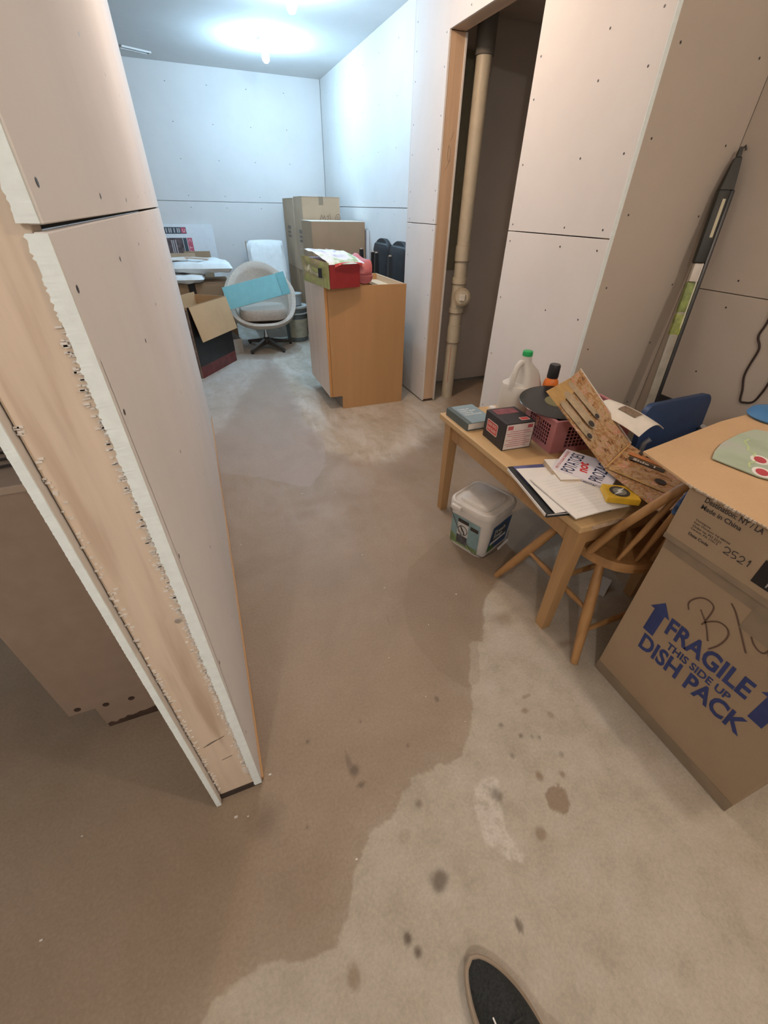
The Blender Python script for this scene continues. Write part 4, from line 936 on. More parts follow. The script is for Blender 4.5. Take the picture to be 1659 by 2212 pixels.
# pink basket
pk = thing('plastic_basket', 'pink plastic lattice basket under the record', 'basket', (1.345, 1.185, TZ+.0005), -0.12)
PNK = plain('basket_pink', (0.52, 0.21, 0.22), 0.45)
def lattice(P0, P1, h, nx, nz, tp=0.006, solid0=0.16, solid1=0.16):
    """wall from P0 to P1 (2-D), leaning out by tp, pierced by nx by nz square holes"""
    P0 = Vector((*P0, 0)); P1 = Vector((*P1, 0)); d = (P1-P0); Ln = d.length; d.normalize(); n = Vector((d.y, -d.x, 0))
    m = Matrix(((d.x, n.x, 0, P0.x), (d.y, n.y, 0, P0.y), (0, 0, 1, 0), (0, 0, 0, 1))); bm = bmesh.new(); t_ = .0015
    a, b_ = Ln*solid0, Ln*(1-solid1); z0, z1 = .022, h-.022
    bx(bm, 0, a, -t_, t_, 0, h, m); bx(bm, b_, Ln, -t_, t_, 0, h, m); bx(bm, a, b_, -t_, t_, 0, z0, m); bx(bm, a, b_, -t_, t_, z1, h, m)
    for k in range(1, nx): x = a+(b_-a)*k/nx; bx(bm, x-.0017, x+.0017, -t_, t_, z0, z1, m)
    for k in range(1, nz): z = z0+(z1-z0)*k/nz; bx(bm, a, b_, -t_*.9, t_*.9, z-.0017, z+.0017, m)
    return bm
bw, bd, bh = .175, .105, .13
for P0, P1, nx in (((-bw, bd), (-bw, -bd), 10), ((-bw, -bd), (bw, -bd), 14), ((bw, -bd), (bw, bd), 10), ((bw, bd), (-bw, bd), 14)):
    obj('lattice_wall', lattice(P0, P1, bh, nx, 6), PNK, pk)
obj('basket_floor', box(-bw+.002, bw-.002, -bd+.002, bd-.002, 0, .003), PNK, pk)
obj('rim', join(*[box(*a_, bh+.0002, bh+.008, .002) for a_ in ((-bw-.008, bw+.008, -bd-.008, -bd+.004), (-bw-.008, bw+.008, bd-.004, bd+.008), (-bw-.008, -bw+.004, -bd+.0041, bd-.0041), (bw-.004, bw+.008, -bd+.0041, bd-.0041))]), PNK, pk)
tag(obj('dark_cloth', pillow(.26, .15, .07, seed=6, wr=.015), plain('cloth_maroon', (0.10, 0.03, 0.035), 0.9), loc=(1.345, 1.185, TZ+.052), rot=(0, 0, -.12), smooth=True), 'dark maroon cloth filling the pink basket', 'cloth')
# record
rc = thing('vinyl_record', 'black vinyl record with olive label resting on the pink basket', 'record', (1.262, 1.235, .683), rot=(math.radians(4), math.radians(-3), 0))
VIN = _nt('vinyl'); m_, nt_, b_ = VIN; v_ = coords(nt_); ln = node(nt_, 'ShaderNodeVectorMath', operation='LENGTH'); L(nt_, v_, ln.inputs[0])
mu = node(nt_, 'ShaderNodeMath', operation='MULTIPLY'); mu.inputs[1].default_value = 2200; L(nt_, ln.outputs['Value'], mu.inputs[0]); sn = node(nt_, 'ShaderNodeMath', operation='SINE'); L(nt_, mu.outputs[0], sn.inputs[0])
L(nt_, ramp(nt_, sn.outputs[0], [(0, (0.012,)*3), (1, (0.03,)*3)]), b_.inputs['Base Color']); b_.inputs['Roughness'].default_value = 0.22; bump(nt_, b_, sn.outputs[0], 0.15, 0.0002)
obj('disc', lathe([(.0035, -.001), (.149, -.001), (.1505, 0), (.149, .001), (.0035, .001)], 64), m_, rc)
obj('centre_label', lathe([(.0036, .0011), (.05, .0011), (.05, .0015), (.0036, .0015)], 32), plain('label_olive', (0.24, 0.22, 0.10), 0.6), rc)
# gatefold record sleeve, opened and propped on the basket
sl = thing('record_sleeve', 'opened gatefold record sleeve with brown collage print propped on the table', 'record sleeve', (1.20, 0.88, .58))
def artmat(name, stops, sc_):
    m, nt, b = _nt(name); v = coords(nt); d = noisetex(nt, v, sc_*1.1, 5, .65, 2.5)
    vo = node(nt, 'ShaderNodeTexVoronoi'); vo.inputs['Scale'].default_value = sc_*1.6; L(nt, v, vo.inputs['Vector'])
    sp = node(nt, 'ShaderNodeSeparateColor'); L(nt, vo.outputs['Color'], sp.inputs[0])
    ad = node(nt, 'ShaderNodeMath', operation='MULTIPLY_ADD'); ad.inputs[1].default_value = .22; L(nt, sp.outputs[0], ad.inputs[0])
    m2 = node(nt, 'ShaderNodeMath', operation='MULTIPLY'); m2.inputs[1].default_value = .85; L(nt, d, m2.inputs[0]); L(nt, m2.outputs[0], ad.inputs[2])
    L(nt, ramp(nt, ad.outputs[0], stops), b.inputs['Base Color']); b.inputs['Roughness'].default_value = .5; return m
ART = artmat('sleeve_art', [(.30, (.04, .025, .02)), (.38, (.28, .13, .06)), (.45, (.50, .25, .08)), (.50, (.32, .24, .17)), (.55, (.62, .38, .14)), (.61, (.45, .38, .30)), (.68, (.60, .20, .10)), (.76, (.70, .60, .46))], 26)
OCHRE = plain('sleeve_ochre', (0.52, 0.33, 0.13), 0.5, var=0.2, scale=20)
O_ = Vector((1.20, 0.88, .58)); fBL = Vector((1.165, .848, .602))-O_; fBR = Vector((1.40, .957, .602))-O_; fTL = Vector((1.062, 1.098, .797))-O_; fTR = Vector((1.309, 1.213, .815))-O_
def leaf(u, v): return (fBL*(1-u)+fBR*u)*(1-v) + (fTL*(1-u)+fTR*u)*v + Vector((0, 0, -.012*math.sin(PI*u)))
obj('upper_leaf', sheet(leaf, 10, 10, .004), ART, sl, True)
f2L = Vector((1.150, .605, .588))-O_; f2R = Vector((1.385, .625, .588))-O_
def leaf2(u, v): return (fBL*(1-u)+fBR*u)*(1-v) + (f2L*(1-u)+f2R*u)*v + Vector((0, 0, -.004))
obj('lower_leaf', sheet(leaf2, 6, 8, .004), ART, sl, True)
mU = frame(fBL, fBR-fBL, fTL-fBL)
obj('print_top', flat([(.0, .27), (.26, .29), (.26, .335), (0, .335)], mU, .0032), OCHRE, sl)
TUBEC = plain('print_tube', (0.45, 0.36, 0.24), 0.5, var=0.25, scale=30)
def capsule(cx, cy, l, w_, rot):
    P = []
    for k in range(9): a = -PI/2+PI*k/8; P.append((l/2+w_*math.cos(a), w_*math.sin(a)))
    for k in range(9): a = PI/2+PI*k/8; P.append((-l/2+w_*math.cos(a), w_*math.sin(a)))
    return [(cx+x*math.cos(rot)-y*math.sin(rot), cy+x*math.sin(rot)+y*math.cos(rot)) for x, y in P]
for cx, cy, l, w_ in ((.045, .19, .13, .022), (.11, .215, .12, .026), (.18, .235, .14, .02)):
    obj('print_tube', flat(capsule(cx, cy, l, w_, PI/2+.05), mU, .0036), TUBEC, sl)
    obj('print_hole', flat(circ(cx, cy-l/2-.005, w_*.7, w_*.5), mU, .004), INK, sl)
obj('sleeve_edge', sheet(lambda u, v: leaf(1.0, u) + (fBR-fBL)*.02*v + Vector((0,0,.003)), 8, 2, .002), PAPER, sl, label='white paper edge along the upper leaf')
obj('spine_strip', sheet(lambda u, v: (fBL*(1-u)+fBR*u) + (f2L-fBL)*.025*(v-.5) + Vector((0, 0, .0045)), 6, 2, .001), OCHRE, sl)
mLo = frame(fBL+Vector((0, 0, -.004)), fBR-fBL, fBL-f2L)
STRIP = plain('print_dark', (0.05, 0.04, 0.035), 0.5)
obj('print_panel', flat([(.13, -.15), (.155, -.15), (.155, -.03), (.13, -.03)], mLo, .0065), STRIP, sl)
text('lettering', 'Side 1', PAPER, sl, mLo @ frame((.135, -.045, .0065), (0, -1, 0), (1, 0, 0)), .075, .016, .02)
bm = bmesh.new()
for k in range(5): bm.faces.new([bm.verts.new(mLo @ Vector((q[0], q[1], .0065))) for q in rect(.20, .225, -.06-.028*k, -.045-.028*k)])
obj('print_blocks', bm, STRIP, sl); obj('print_orange', flat(rect(.165, .19, -.17, -.02), mLo, .0065), plain('print_orange', (0.55, 0.22, 0.08), 0.5), sl)
obj('print_dot', flat(circ(.06, -.16, .018), mLo, .0065), INK, sl); obj('print_strip', flat(rect(.0, .012, -.27, -.01), mLo, .0065), OCHRE, sl)
# white plastic tray leaning behind the sleeve
wtx = thing('plastic_sheet', 'curved white plastic sheet with a brown mark behind the record sleeve', 'plastic sheet', (1.42, 1.05, .60))
def tray(u, v):
    x = -.03 + .15*u - .06*v; y = -.12 + .19*v + .02*u; z = .02 + .055*math.sin(PI*(.15+.7*u)) + .07*v*(1-v*.5)
    return (x, y, z)
obj('sheet', sheet(tray, 12, 10, .003), plain('sheet_white', (0.78, 0.74, 0.66), 0.5), wtx, True)
def mark(u, v): x, y, z = tray(.30+.30*u, .30+.35*v); return (x-.002, y-.002, z+.003)
obj('brown_mark', sheet(mark, 4, 4, .0006), plain('mark_brown', (0.22, 0.16, 0.11), .7, var=.3, scale=60), wtx, True)
# binder, papers, books
bi = thing('binder', 'black binder overhanging the near table corner under white papers', 'binder', (1.0, .885, TZ+.0005), -.196)
obj('cover', box(-.105, .12, -.147, .147, 0, .0035, .001), plain('binder_black', (0.025, 0.027, 0.03), .4), bi); obj('cover', box(-.105, .12, -.147, .147, .0125, .016, .001), plain('binder_black', (0.025, 0.027, 0.03), .4), bi)
obj('sheets', box(-.112, .115, -.142, .142, .0037, .0122), PAPER, bi)
obj('blue_insert', box(-.09, .115, .02, .144, .0162, .0172), plain('insert_blue', (0.09, 0.10, 0.24), .5, var=.3), bi)
obj('spine', box(-.1085, -.1055, -.147, .147, 0, .016, .001), plain('binder_black', (0.025, 0.027, 0.03), .4), bi)
tag(obj('paper_sheet', sheet(lambda u, v: (-.10+.20*u, -.135+.27*v, .003*math.sin(4*u+2*v)), 8, 8, .001), PAPER, loc=(1.005, .865, TZ+.0225), rot=(0, 0, -.17)), 'white paper on the black binder, partly under the other sheets', 'paper', 'papers on the binder')
pp = thing('paper_stack', 'white printed sheets hanging over the near table corner', 'paper', (1.03, .80, TZ+.028), -.03)
obj('sheets', sheet(lambda u, v: (-.11+.21*u, -.105+.23*v, .004*math.sin(3*u+v)), 8, 8, .004), PAPER, pp)
bm = bmesh.new()
for k in range(12): bm.faces.new([bm.verts.new((q[0], q[1], .0062)) for q in rect(-.085, .075-.02*(k % 3), .095-.016*k, .0958-.016*k)])
obj('print_lines', bm, plain('print_faint', (0.55, 0.52, 0.49), .9), pp)
b2 = thing('paperback', 'paperback with pale cover and tan page edge under the white titled paperback', 'book', (1.10, .925, TZ+.0175), -.288)
obj('page_block', box(-.07, .07, -.065, .075, .0012, .0205), plain('pages_tan', (0.60, 0.47, 0.33), .9), b2); obj('cover', box(-.07, .072, -.066, .076, .0207, .0217), PAPER, b2); obj('cover', box(-.07, .072, -.066, .076, 0, .001), PAPER, b2)
b1 = thing('paperback', 'white paperback with a bold POTATOES title leaning on the papers', 'book', (1.035, .955, TZ+.0405))
dn = Vector((.48, -.877, 0)).normalized(); rg = Vector((.85, .48, .19)); rg = (rg-dn*rg.dot(dn)).normalized()
mB1 = frame((0, 0, 0), rg, -dn)
WCOV = plain('cover_lilac', (0.72, 0.68, 0.72), .5, var=.04)
obj('page_block', xf(box(.002, .128, -.198, -.002, -.0165, -.0015), mB1), PAPER, b1); obj('cover', xf(box(-.0005, .132, -.2, 0, -.0013, 0, .0003), mB1), WCOV, b1); obj('cover', xf(box(-.0005, .132, -.2, 0, -.018, -.0167, .0003), mB1), WCOV, b1)
obj('spine', xf(box(-.002, -.0006, -.2, 0, -.018, 0, .0004), mB1), WCOV, b1)
text('lettering', 'ARE YOU SUGAR SENSITIVE?', plain('print_crimson2', (0.55, 0.12, 0.10), .6), b1, mB1 @ frame((.008, -.018, 0), (1, 0, 0), (0, 1, 0)), .115, .010, .01)
BLK = plain('print_deepblue', (0.02, 0.03, 0.09), .6)
text('lettering', 'POTATOES', BLK, b1, mB1 @ frame((.008, -.072, 0), (1, 0, 0), (0, 1, 0)), .115, .044, .01); text('lettering', 'not', plain('print_scarlet', (0.65, 0.03, 0.03), .6), b1, mB1 @ frame((.035, -.112, 0), (1, .25, 0), (-.25, 1, 0)), .06, .032, .03, .3)
text('lettering', 'PROZAC', BLK, b1, mB1 @ frame((.008, -.168, 0), (1, 0, 0), (0, 1, 0)), .105, .044, .01)
msp = mB1 @ frame((-.0021, -.03, -.013), (0, -1, 0), (0, 0, 1))
text('lettering', 'POTATOES not PROZAC', BLK, b1, msp, .13, .009, .012, depth=.0004)
yb = thing('battery_pack', 'yellow pack with a lightning bolt badge beside the white titled paperback', 'pack', (1.125, .735, TZ+.0345), -.55)
obj('pack', box(-.05, .05, -.04, .04, 0, .022, .003), plain('pack_yellow', (0.72, 0.44, 0.03), .4, var=.2), yb)
obj('badge', flat(circ(0, 0, .031), frame((-.005, 0, .0222), (1, 0, 0), (0, 1, 0)), .0003), STRIP, yb)
obj('badge_disc', flat(circ(0, 0, .021), frame((-.005, 0, .0222), (1, 0, 0), (0, 1, 0)), .0006), plain('badge_grey', (0.25, 0.24, 0.18), .5), yb)
obj('bolt', flat([(-.024, -.024), (-.002, .001), (-.008, .005), (.022, .026), (.004, .002), (.010, -.002)], frame((-.005, 0, .0222), (1, 0, 0), (0, 1, 0)), .001), LIGHTTXT, yb)

# ---- litter bucket under the table
lbk = thing('litter_bucket', 'square white pet litter bucket with lid under the table edge', 'bucket', (1.007, 1.252, 0), .39)
secs = []
for z, s in ((0, .87), (.006, .90), (.03, .91), (.20, .985), (.213, .99)): secs.append([(p[0]*s, p[1]*s, z) for p in rrect(.228, .218, .045, 6)])
obj('bucket_body', loft(secs), WHITEP, lbk, True)
obj('lip', loft([[(p[0]*s, p[1]*s, z) for p in rrect(.228, .218, .045, 6)] for z, s in ((.2135, 1.0), (.216, 1.05), (.224, 1.06), (.227, 1.03))]), WHITEP, lbk, True)
LIDM = plain('lid_dirty', (0.74, 0.70, 0.64), .5, var=.12, scale=14)
ld = obj('lid', loft([[(p[0]*s, p[1]*s, z) for p in rrect(.228, .218, .05, 6)] for z, s in ((.2275, 1.02), (.230, 1.075), (.246, 1.08), (.254, 1.05), (.256, .98), (.250, .93))]), LIDM, lbk, True, label='scuffed off-white snap-on lid')
obj('lid_panel', loft([[(p[0], p[1]+.004, z) for p in [(q[0]*s, q[1]*s) for q in rrect(.17, .155, .03, 5)]] for z, s in ((.2505, 1.03), (.262, 1.0), (.265, .96))]), LIDM, ld, True)
obj('lid_tab', box(-.135, -.112, .03, .085, .222, .245, .006, 3), WHITEP, lbk, True)
def sidem(ang): 
    c, s = math.cos(ang), math.sin(ang)
    return c, s
# label on the -X side
mL1 = frame((-.1055, .082, .022), (0, -1, 0), (-.045, 0, 1))
obj('label_art', flat(rect(0, .155, 0, .165), mL1, .0012), plain('label_aqua', (0.26, 0.40, 0.42), .5, var=.25, scale=12), lbk)
obj('label_green', flat([(0, 0), (.155, 0), (.155, .02), (.06, .03), (0, .06)], mL1, .0016), plain('label_green', (0.22, 0.32, 0.14), .5, var=.3), lbk)
obj('label_notice', flat(rect(.036, .095, .012, .155), mL1, .002), plain('label_pale', (0.66, 0.66, 0.64), .6), lbk)
obj('notice_head', flat(rect(.036, .095, .135, .155), mL1, .0024), INK, lbk); obj('notice_foot', flat(rect(.036, .095, .012, .062), mL1, .0024), plain('notice_dark', (0.10, 0.10, 0.11), .6, var=.4, scale=80), lbk)
obj('notice_ring', flat(circ(.0655, .094, .027, n=24), mL1, .0024), INK, lbk); obj('notice_ring', flat(circ(.0655, .094, .0235, n=24), mL1, .0028), plain('label_pale', (0.66, 0.66, 0.64), .6), lbk)
obj('notice_figure', flat([(.050, .112), (.056, .115), (.068, .098), (.076, .088), (.080, .074), (.074, .076), (.068, .086), (.060, .092), (.056, .100)], mL1, .0032), INK, lbk); strokes('notice_figure', [[(.052, .082), (.066, .076)], [(.07, .075), (.082, .072)]], .003, INK, lbk, mL1, .0032)
obj('label_mark', flat(rect(.105, .148, .12, .14), mL1, .002), STRIP, lbk)
# label on the -Y side
mL2 = frame((-.07, -.100, .03), (1, 0, 0), (0, -.045, 1))
obj('label_blue', flat([(.0, .0), (.155, .0), (.16, .148), (.012, .14)], mL2, .0012), plain('label_blue', (0.03, 0.09, 0.22), .5, var=.3), lbk)
obj('logo_plate', flat([(.018, .055), (.13, .06), (.138, .125), (.024, .115)], mL2, .0016), BLACK, lbk)
text('lettering', 'Fresh', LIGHTTXT, lbk, mL2 @ Matrix.Translation((.034, .090, .0015)), .085, .026, .012); text('lettering', 'Step', LIGHTTXT, lbk, mL2 @ Matrix.Translation((.032, .058, .0015)), .07, .030, .012)
obj('label_white', flat([(.012, .035), (.14, .04), (.14, .054), (.014, .05)], mL2, .0018), PAPER, lbk); obj('label_leaf', flat([(.0, .0), (.06, .0), (.045, .028), (.02, .034), (.004, .03)], mL2, .002), plain('leaf_green', (0.06, 0.20, 0.04), .5, var=.4), lbk)
obj('wire_bail', tubes([[(-.112, .10, .205), (-.122, .02, .10), (-.125, -.06, .035), (-.105, -.108, .024), (-.04, -.122, .03), (.06, -.122, .04), (.115, -.10, .06)]], .0016, 6), STEELD, lbk, True)
obj('bail_grip', tubes([[(-.01, -.1245, .033), (.07, -.1235, .043)]], .006, 8), WHITEP, lbk, True)

# ================================================================== WINDSOR CHAIR tucked under the table
wc_ = thing('windsor_chair', 'small wooden bow-back chair tucked under the near end of the table', 'chair', (1.23, .76, 0))
def W(p): return (p[0]-1.23, p[1]-.76, p[2])
def seatring(s, z): return [(s*.205*math.copysign(abs(math.cos(a))**.8, math.cos(a)), s*.195*math.copysign(abs(math.sin(a))**.8, math.sin(a)), z) for a in [2*PI*k/32 for k in range(32)]]
obj('seat', loft([seatring(.93, .352), seatring(1, .362), seatring(1.0, .378), seatring(.94, .388), seatring(.6, .380)]), CHAIRW, wc_, True)
legs = {}
for nm, b0, t0 in (('rl', (.976, .542, 0), (1.07, .665, .36)), ('fl', (.964, 1.014, 0), (1.085, .875, .36)), ('rr', (1.484, .542, 0), (1.39, .665, .36)), ('fr', (1.496, 1.014, 0), (1.375, .875, .36))):
    b0, t0 = Vector(b0), Vector(t0); legs[nm] = (b0, t0)
    bm = bmesh.new(); tube(bm, [W(b0.lerp(t0, f)) for f in (0, .12, .45, .75, 1)], [.0125, .0145, .019, .018, .013], 12); obj('leg', bm, CHAIRW, wc_, True)
def on(nm, z): b0, t0 = legs[nm]; return b0.lerp(t0, z/.36)
def rod(nm, P, Q, r): 
    bm = bmesh.new(); tube(bm, [W(Vector(P).lerp(Vector(Q), f)) for f in (0, .25, .5, .75, 1)], [r*.75, r, r*1.15, r, r*.75], 10); return obj(nm, bm, CHAIRW, wc_, True)
rod('stretcher', on('rl', .19), on('fl', .19), .010); rod('stretcher', on('rr', .19), on('fr', .19), .010)
mA, mB_ = on('rl', .19).lerp(on('fl', .19), .5), on('rr', .19).lerp(on('fr', .19), .5); rod('stretcher', mA, mB_, .010); rod('stretcher', on('rl', .12), on('rr', .12), .010)
bow = [(1.045, .705, .375), (1.052, .69, .42), (1.066, .662, .5), (1.10, .62, .6), (1.125, .58, .69), (1.165, .556, .738), (1.23, .548, .75), (1.295, .556, .738), (1.335, .58, .69), (1.36, .62, .6), (1.394, .662, .5), (1.408, .69, .42), (1.415, .705, .375)]
bm = bmesh.new(); tube(bm, [W(p) for p in bow], .0135, 12); obj('back_bow', bm, CHAIRW, wc_, True)
def bowpt(f): 
    k = f*(len(bow)-1); i = min(int(k), len(bow)-2); return Vector(bow[i]).lerp(Vector(bow[i+1]), k-i)
spn = []
for k in range(6):
    f = k/5; b0 = Vector((1.10+.26*f, .635-.045*math.sin(PI*f), .380)); t0 = bowpt(.36+.28*f)
    spn.append((b0, t0)); rod('spindle', b0, t0, .0085)
b0, t0 = spn[1]
bm = bmesh.new(); tube(bm, [W(b0.lerp(t0, f)) for f in (.62, .7, .8, .9)], [.012, .0145, .013, .012], 10); obj('tape_wrap', bm, plain('tape_blue', (0.05, 0.11, 0.24), .6, var=.8, scale=60), wc_, True, label='frayed blue tape wrapped round a spindle')

tag(obj('paper_card', sheet(lambda u, v: (-.05+.10*u, -.035+.07*v, .002+.02*u*u), 6, 4, .001), PAPER, loc=(1.345, .80, 0), rot=(0, 0, .5)), 'small white card lying on the floor under the bow-back chair', 'card')
# ================================================================== STACKED CARTONS at the right edge
BXM = cardboard('cardboard_kraft', (0.385, 0.28, 0.185))
dk = thing('dish_pack_box', 'tall brown moving box printed FRAGILE and DISH PACK', 'box', (1.036, .032, 0))
bwx, bwy, bhz = .47, .471, .604
obj('body', box(0, bwx, 0, bwy, 0, bhz, .003), BXM, dk)
mD = frame((-.0003, bwy, 0), (0, -1, 0), (0, 0, 1))      # local x runs along the face to the right
obj('bottom_tape', xf(box(.0, bwy, .002, .045, .0002, .0009), mD), TAPE, dk, label='dark tape band along the bottom edge')
obj('top_tape', xf(box(.0, bwy, bhz-.03, bhz-.001, .0002, .0009), mD), TAPE, dk)
obj('top_tape', xf(box(.24, .32, bhz-.09, bhz-.03, .0002, .0009), mD), TAPE, dk)
def arrow(x, z, w_, h_): return [(x-w_*.32, z), (x+w_*.32, z), (x+w_*.32, z+h_*.68), (x+w_*.58, z+h_*.68), (x, z+h_), (x-w_*.58, z+h_*.68), (x-w_*.32, z+h_*.68)]
obj('print_arrow', flat(arrow(.082, .300, .052, .128), mD), NAVY, dk); obj('print_arrow', flat(arrow(.380, .318, .052, .128), mD), NAVY, dk)
text('lettering', 'FRAGILE', NAVY, dk, mD @ frame((.118, .341, 0), (1, .045, 0), (-.045, 1, 0)), .222, .062, .03)
text('lettering', 'THIS SIDE UP', NAVY, dk, mD @ frame((.142, .302, 0), (1, .04, 0), (-.04, 1, 0)), .176, .026, .025)
text('lettering', 'DISH PACK', NAVY, dk, mD @ frame((.080, .228, 0), (1, .05, 0), (-.05, 1, 0)), .30, .063, .03)
def smooth(P): return [tuple(p) for p in cr(P, 4)]
def cr(P, n=5):
    out = []
    for i in range(len(P)-1):
        p0, p1, p2, p3 = [Vector(P[max(0, min(len(P)-1, i+d))]) for d in (-1, 0, 1, 2)]
        for k in range(n):
            t_ = k/n; out.append(.5*((2*p1)+(-p0+p2)*t_+(2*p0-5*p1+4*p2-p3)*t_*t_+(-p0+3*p1-3*p2+p3)*t_**3))
    return out + [Vector(P[-1])]
for p in ([(.136, .46), (.127, .477), (.132, .498), (.145, .516), (.161, .522), (.176, .516), (.18, .498), (.18, .466)], [(.157, .485), (.172, .471), (.188, .454), (.21, .419)],
        [(.178, .448), (.182, .463), (.2, .486), (.218, .491), (.232, .481), (.236, .46), (.232, .429), (.221, .4)]): strokes('pen_stroke', [smooth(p)], .0042, MARKER, dk, mD)
strokes('pen_stroke', [smooth([(.2, .555), (.218, .541), (.246, .508), (.274, .474), (.282, .465)])], .0042, MARKER, dk, mD)
strokes('pen_stroke', [smooth([(.269, .513), (.281, .5), (.294, .494), (.304, .495), (.308, .505), (.309, .53), (.312, .505), (.322, .492)])], .0042, MARKER, dk, mD)
uc = thing('carton', 'flat brown carton stamped Made in China on top of the dish pack box', 'box', (1.029, .032, .6055))
obj('body', box(0, .49, 0, .479, 0, .160, .003), BXM, uc)
mU2 = frame((-.0003, .479, 0), (0, -1, 0), (0, 0, 1))
text('lettering', 'Destination: NY / LA', INK, uc, mU2 @ Matrix.Translation((.046, .143, 0)), .133, .0140, .018); text('lettering', 'Made in China', INK, uc, mU2 @ Matrix.Translation((.046, .124, 0)), .095, .0125, .018)
for k, (s, w_) in enumerate((('Consignee', .045), ('East Windsor NJ 08520', .105), ('Order no. PO 2521', .085), ('Carton, PA 17013', .08))): text('lettering', s, INK, uc, mU2 @ Matrix.Translation((.050, .089-.0088*k, 0)), w_*.85, .0062, .01)
text('lettering', 'Date Code', INK, uc, mU2 @ Matrix.Translation((.051, .046, 0)), .052, .0085, .02)
for dg_ in ([(.134, .069), (.138, .074), (.146, .072), (.147, .064), (.137, .057), (.150, .057)], [(.164, .075), (.154, .074), (.154, .066), (.161, .066), (.164, .060), (.155, .056)], [(.169, .069), (.174, .075), (.180, .070), (.177, .062), (.169, .057), (.182, .057)], [(.188, .070), (.191, .076), (.191, .058)]):
    strokes('pen_stroke', [smooth(dg_)], .0022, INK, uc, mU2)
obj('black_label', flat(rect(.212, .40, .034, .098), mU2, .0010), plain('label_black', (0.015, 0.014, 0.016), .3), uc)
text('lettering', 'Flat', plain('print_grey2', (0.35, 0.33, 0.31), .6), uc, mU2 @ Matrix.Translation((.240, .040, .0007)), .035, .012, .01)
obj('side_tape', xf(box(.0, .479, .0, .016, .0002, .0009), mU2), TAPE, uc)
SHEETC = cardboard('cardboard_sheet', (0.58, 0.385, 0.215))
sh = thing('cardboard_sheet', 'large flat cardboard sheet covering the cartons at the right edge', 'cardboard', (1.5, .3, .7665))
poly = [(1.024, -.12), (2.03, -.12), (2.03, .768), (1.726, .762), (1.475, .746), (1.06, .680), (1.024, .52)]
obj('sheet', prism([(x-1.5, y-.3) for x, y in poly], 0, .0055), SHEETC, sh)
rnd = random.Random(9); bm = bmesh.new()
for k in range(70):        # frayed corrugation along the near edge
    y = -.1+.62*k/70; h_ = rnd.uniform(.002, .0065); bx(bm, 1.0185-1.5+rnd.uniform(0, .003), 1.0238-1.5, y-.3, y-.3+.007, .0055-h_, .0055)
obj('frayed_edge', bm, plain('corrugation', (0.50, 0.42, 0.33), .9, var=.25, scale=120), sh, kind='stuff', label='frayed corrugated edge')
tag(obj('cardboard_piece', box(-.2, .2, -.16, .10, 0, .002), SHEETC, loc=(1.80, .58, .7722), rot=(0, 0, -.25)), 'smaller piece of cardboard on the big sheet near the wall', 'cardboard')
gp = thing('paper_mat', 'pale green paper with red dots lying on the cardboard sheet', 'paper', (1.38, .52, .7755))
poly = [(1.194, .578), (1.24, .604), (1.308, .631), (1.42, .655), (1.50, .66), (1.60, .56), (1.56, .42), (1.40, .36), (1.25, .42), (1.215, .47)]
GPM = _nt('paper_green'); m_, nt_, b_ = GPM; v_ = coords(nt_, (1, 1, 1), (0, 0, .5)); f_ = noisetex(nt_, v_, 6, 3)
L(nt_, ramp(nt_, f_, [(.35, (.36, .42, .30)), (.5, (.42, .50, .38)), (.65, (.46, .46, .42))]), b_.inputs['Base Color']); b_.inputs['Roughness'].default_value = .8
obj('sheet', prism([(x-1.38, y-.52) for x, y in poly], 0, .003), m_, gp)
mG = frame((0, 0, .003), (1, 0, 0), (0, 1, 0))
for x, y in ((1.308, .526), (1.243, .481)):
    obj('print_ring', flat(circ(x-1.38, y-.52, .030, .022, rot=.6), mG, .0003), PAPER, gp); obj('print_dot', flat(circ(x-1.38, y-.52, .021, .014, rot=.6), mG, .0006), plain('dot_red', (0.50, 0.06, 0.08), .6), gp)
strokes('print_line', [[(-.14, -.01), (-.12, .005), (-.085, .005), (-.06, .03), (-.045, .035), (-.045, .055), (-.02, .07), (.0, .095), (.03, .10)]], .005, plain('print_lime', (0.50, 0.62, 0.30), .7), gp, mG, .0005)
tag(obj('blue_cap', lathe([(0, 0), (.075, 0), (.078, .004), (.07, .018), (.05, .026), (0, .028)], 28), plain('cap_blue', (0.06, 0.20, 0.42), .6), loc=(1.665, .70, .7755), smooth=True), 'round blue plastic lid lying on the cardboard sheet', 'lid')

# ---- blue chair behind the cartons
bc = thing('folding_chair', 'chair with dark blue padded back between table and side wall', 'chair', (1.765, .98, 0), .04)
BLUEV = plain('vinyl_blue', (0.025, 0.055, 0.14), .5, var=.12)
FRM = plain('frame_steel', (0.40, 0.42, 0.46), .35, .6)
bm = loft([[(p[0], z_, .60+p[1]) for p in rrect(.405*s, .28*s, .045, 5)] for z_, s in ((-.016, .95), (-.012, 1), (.012, 1), (.016, .95))])
obj('backrest', xf(bm, Matrix.Translation((0, .02, -.045)) @ Matrix.Rotation(math.radians(-6), 4, 'X')), BLUEV, bc, True)
obj('seat', box(-.19, .19, -.38, -.02, .43, .46, .012, 3), BLUEV, bc, True)
for sx in (-.185, .185):
    obj('frame_tube', tubes([[(sx, .10, .01), (sx, .06, .43), (sx*.96, .055, .54), (sx*.9, .045, .56)]], .011, 8), FRM, bc, True)
    obj('leg', tubes([[(sx*.92, -.38, .01), (sx*.92, -.12, .42)]], .010, 8), FRM, bc, True)
    obj('foot', lathe([(0, 0), (.014, 0), (.014, .02), (0, .02)], 10, c=(sx, .10, 0)), BLACK, bc)

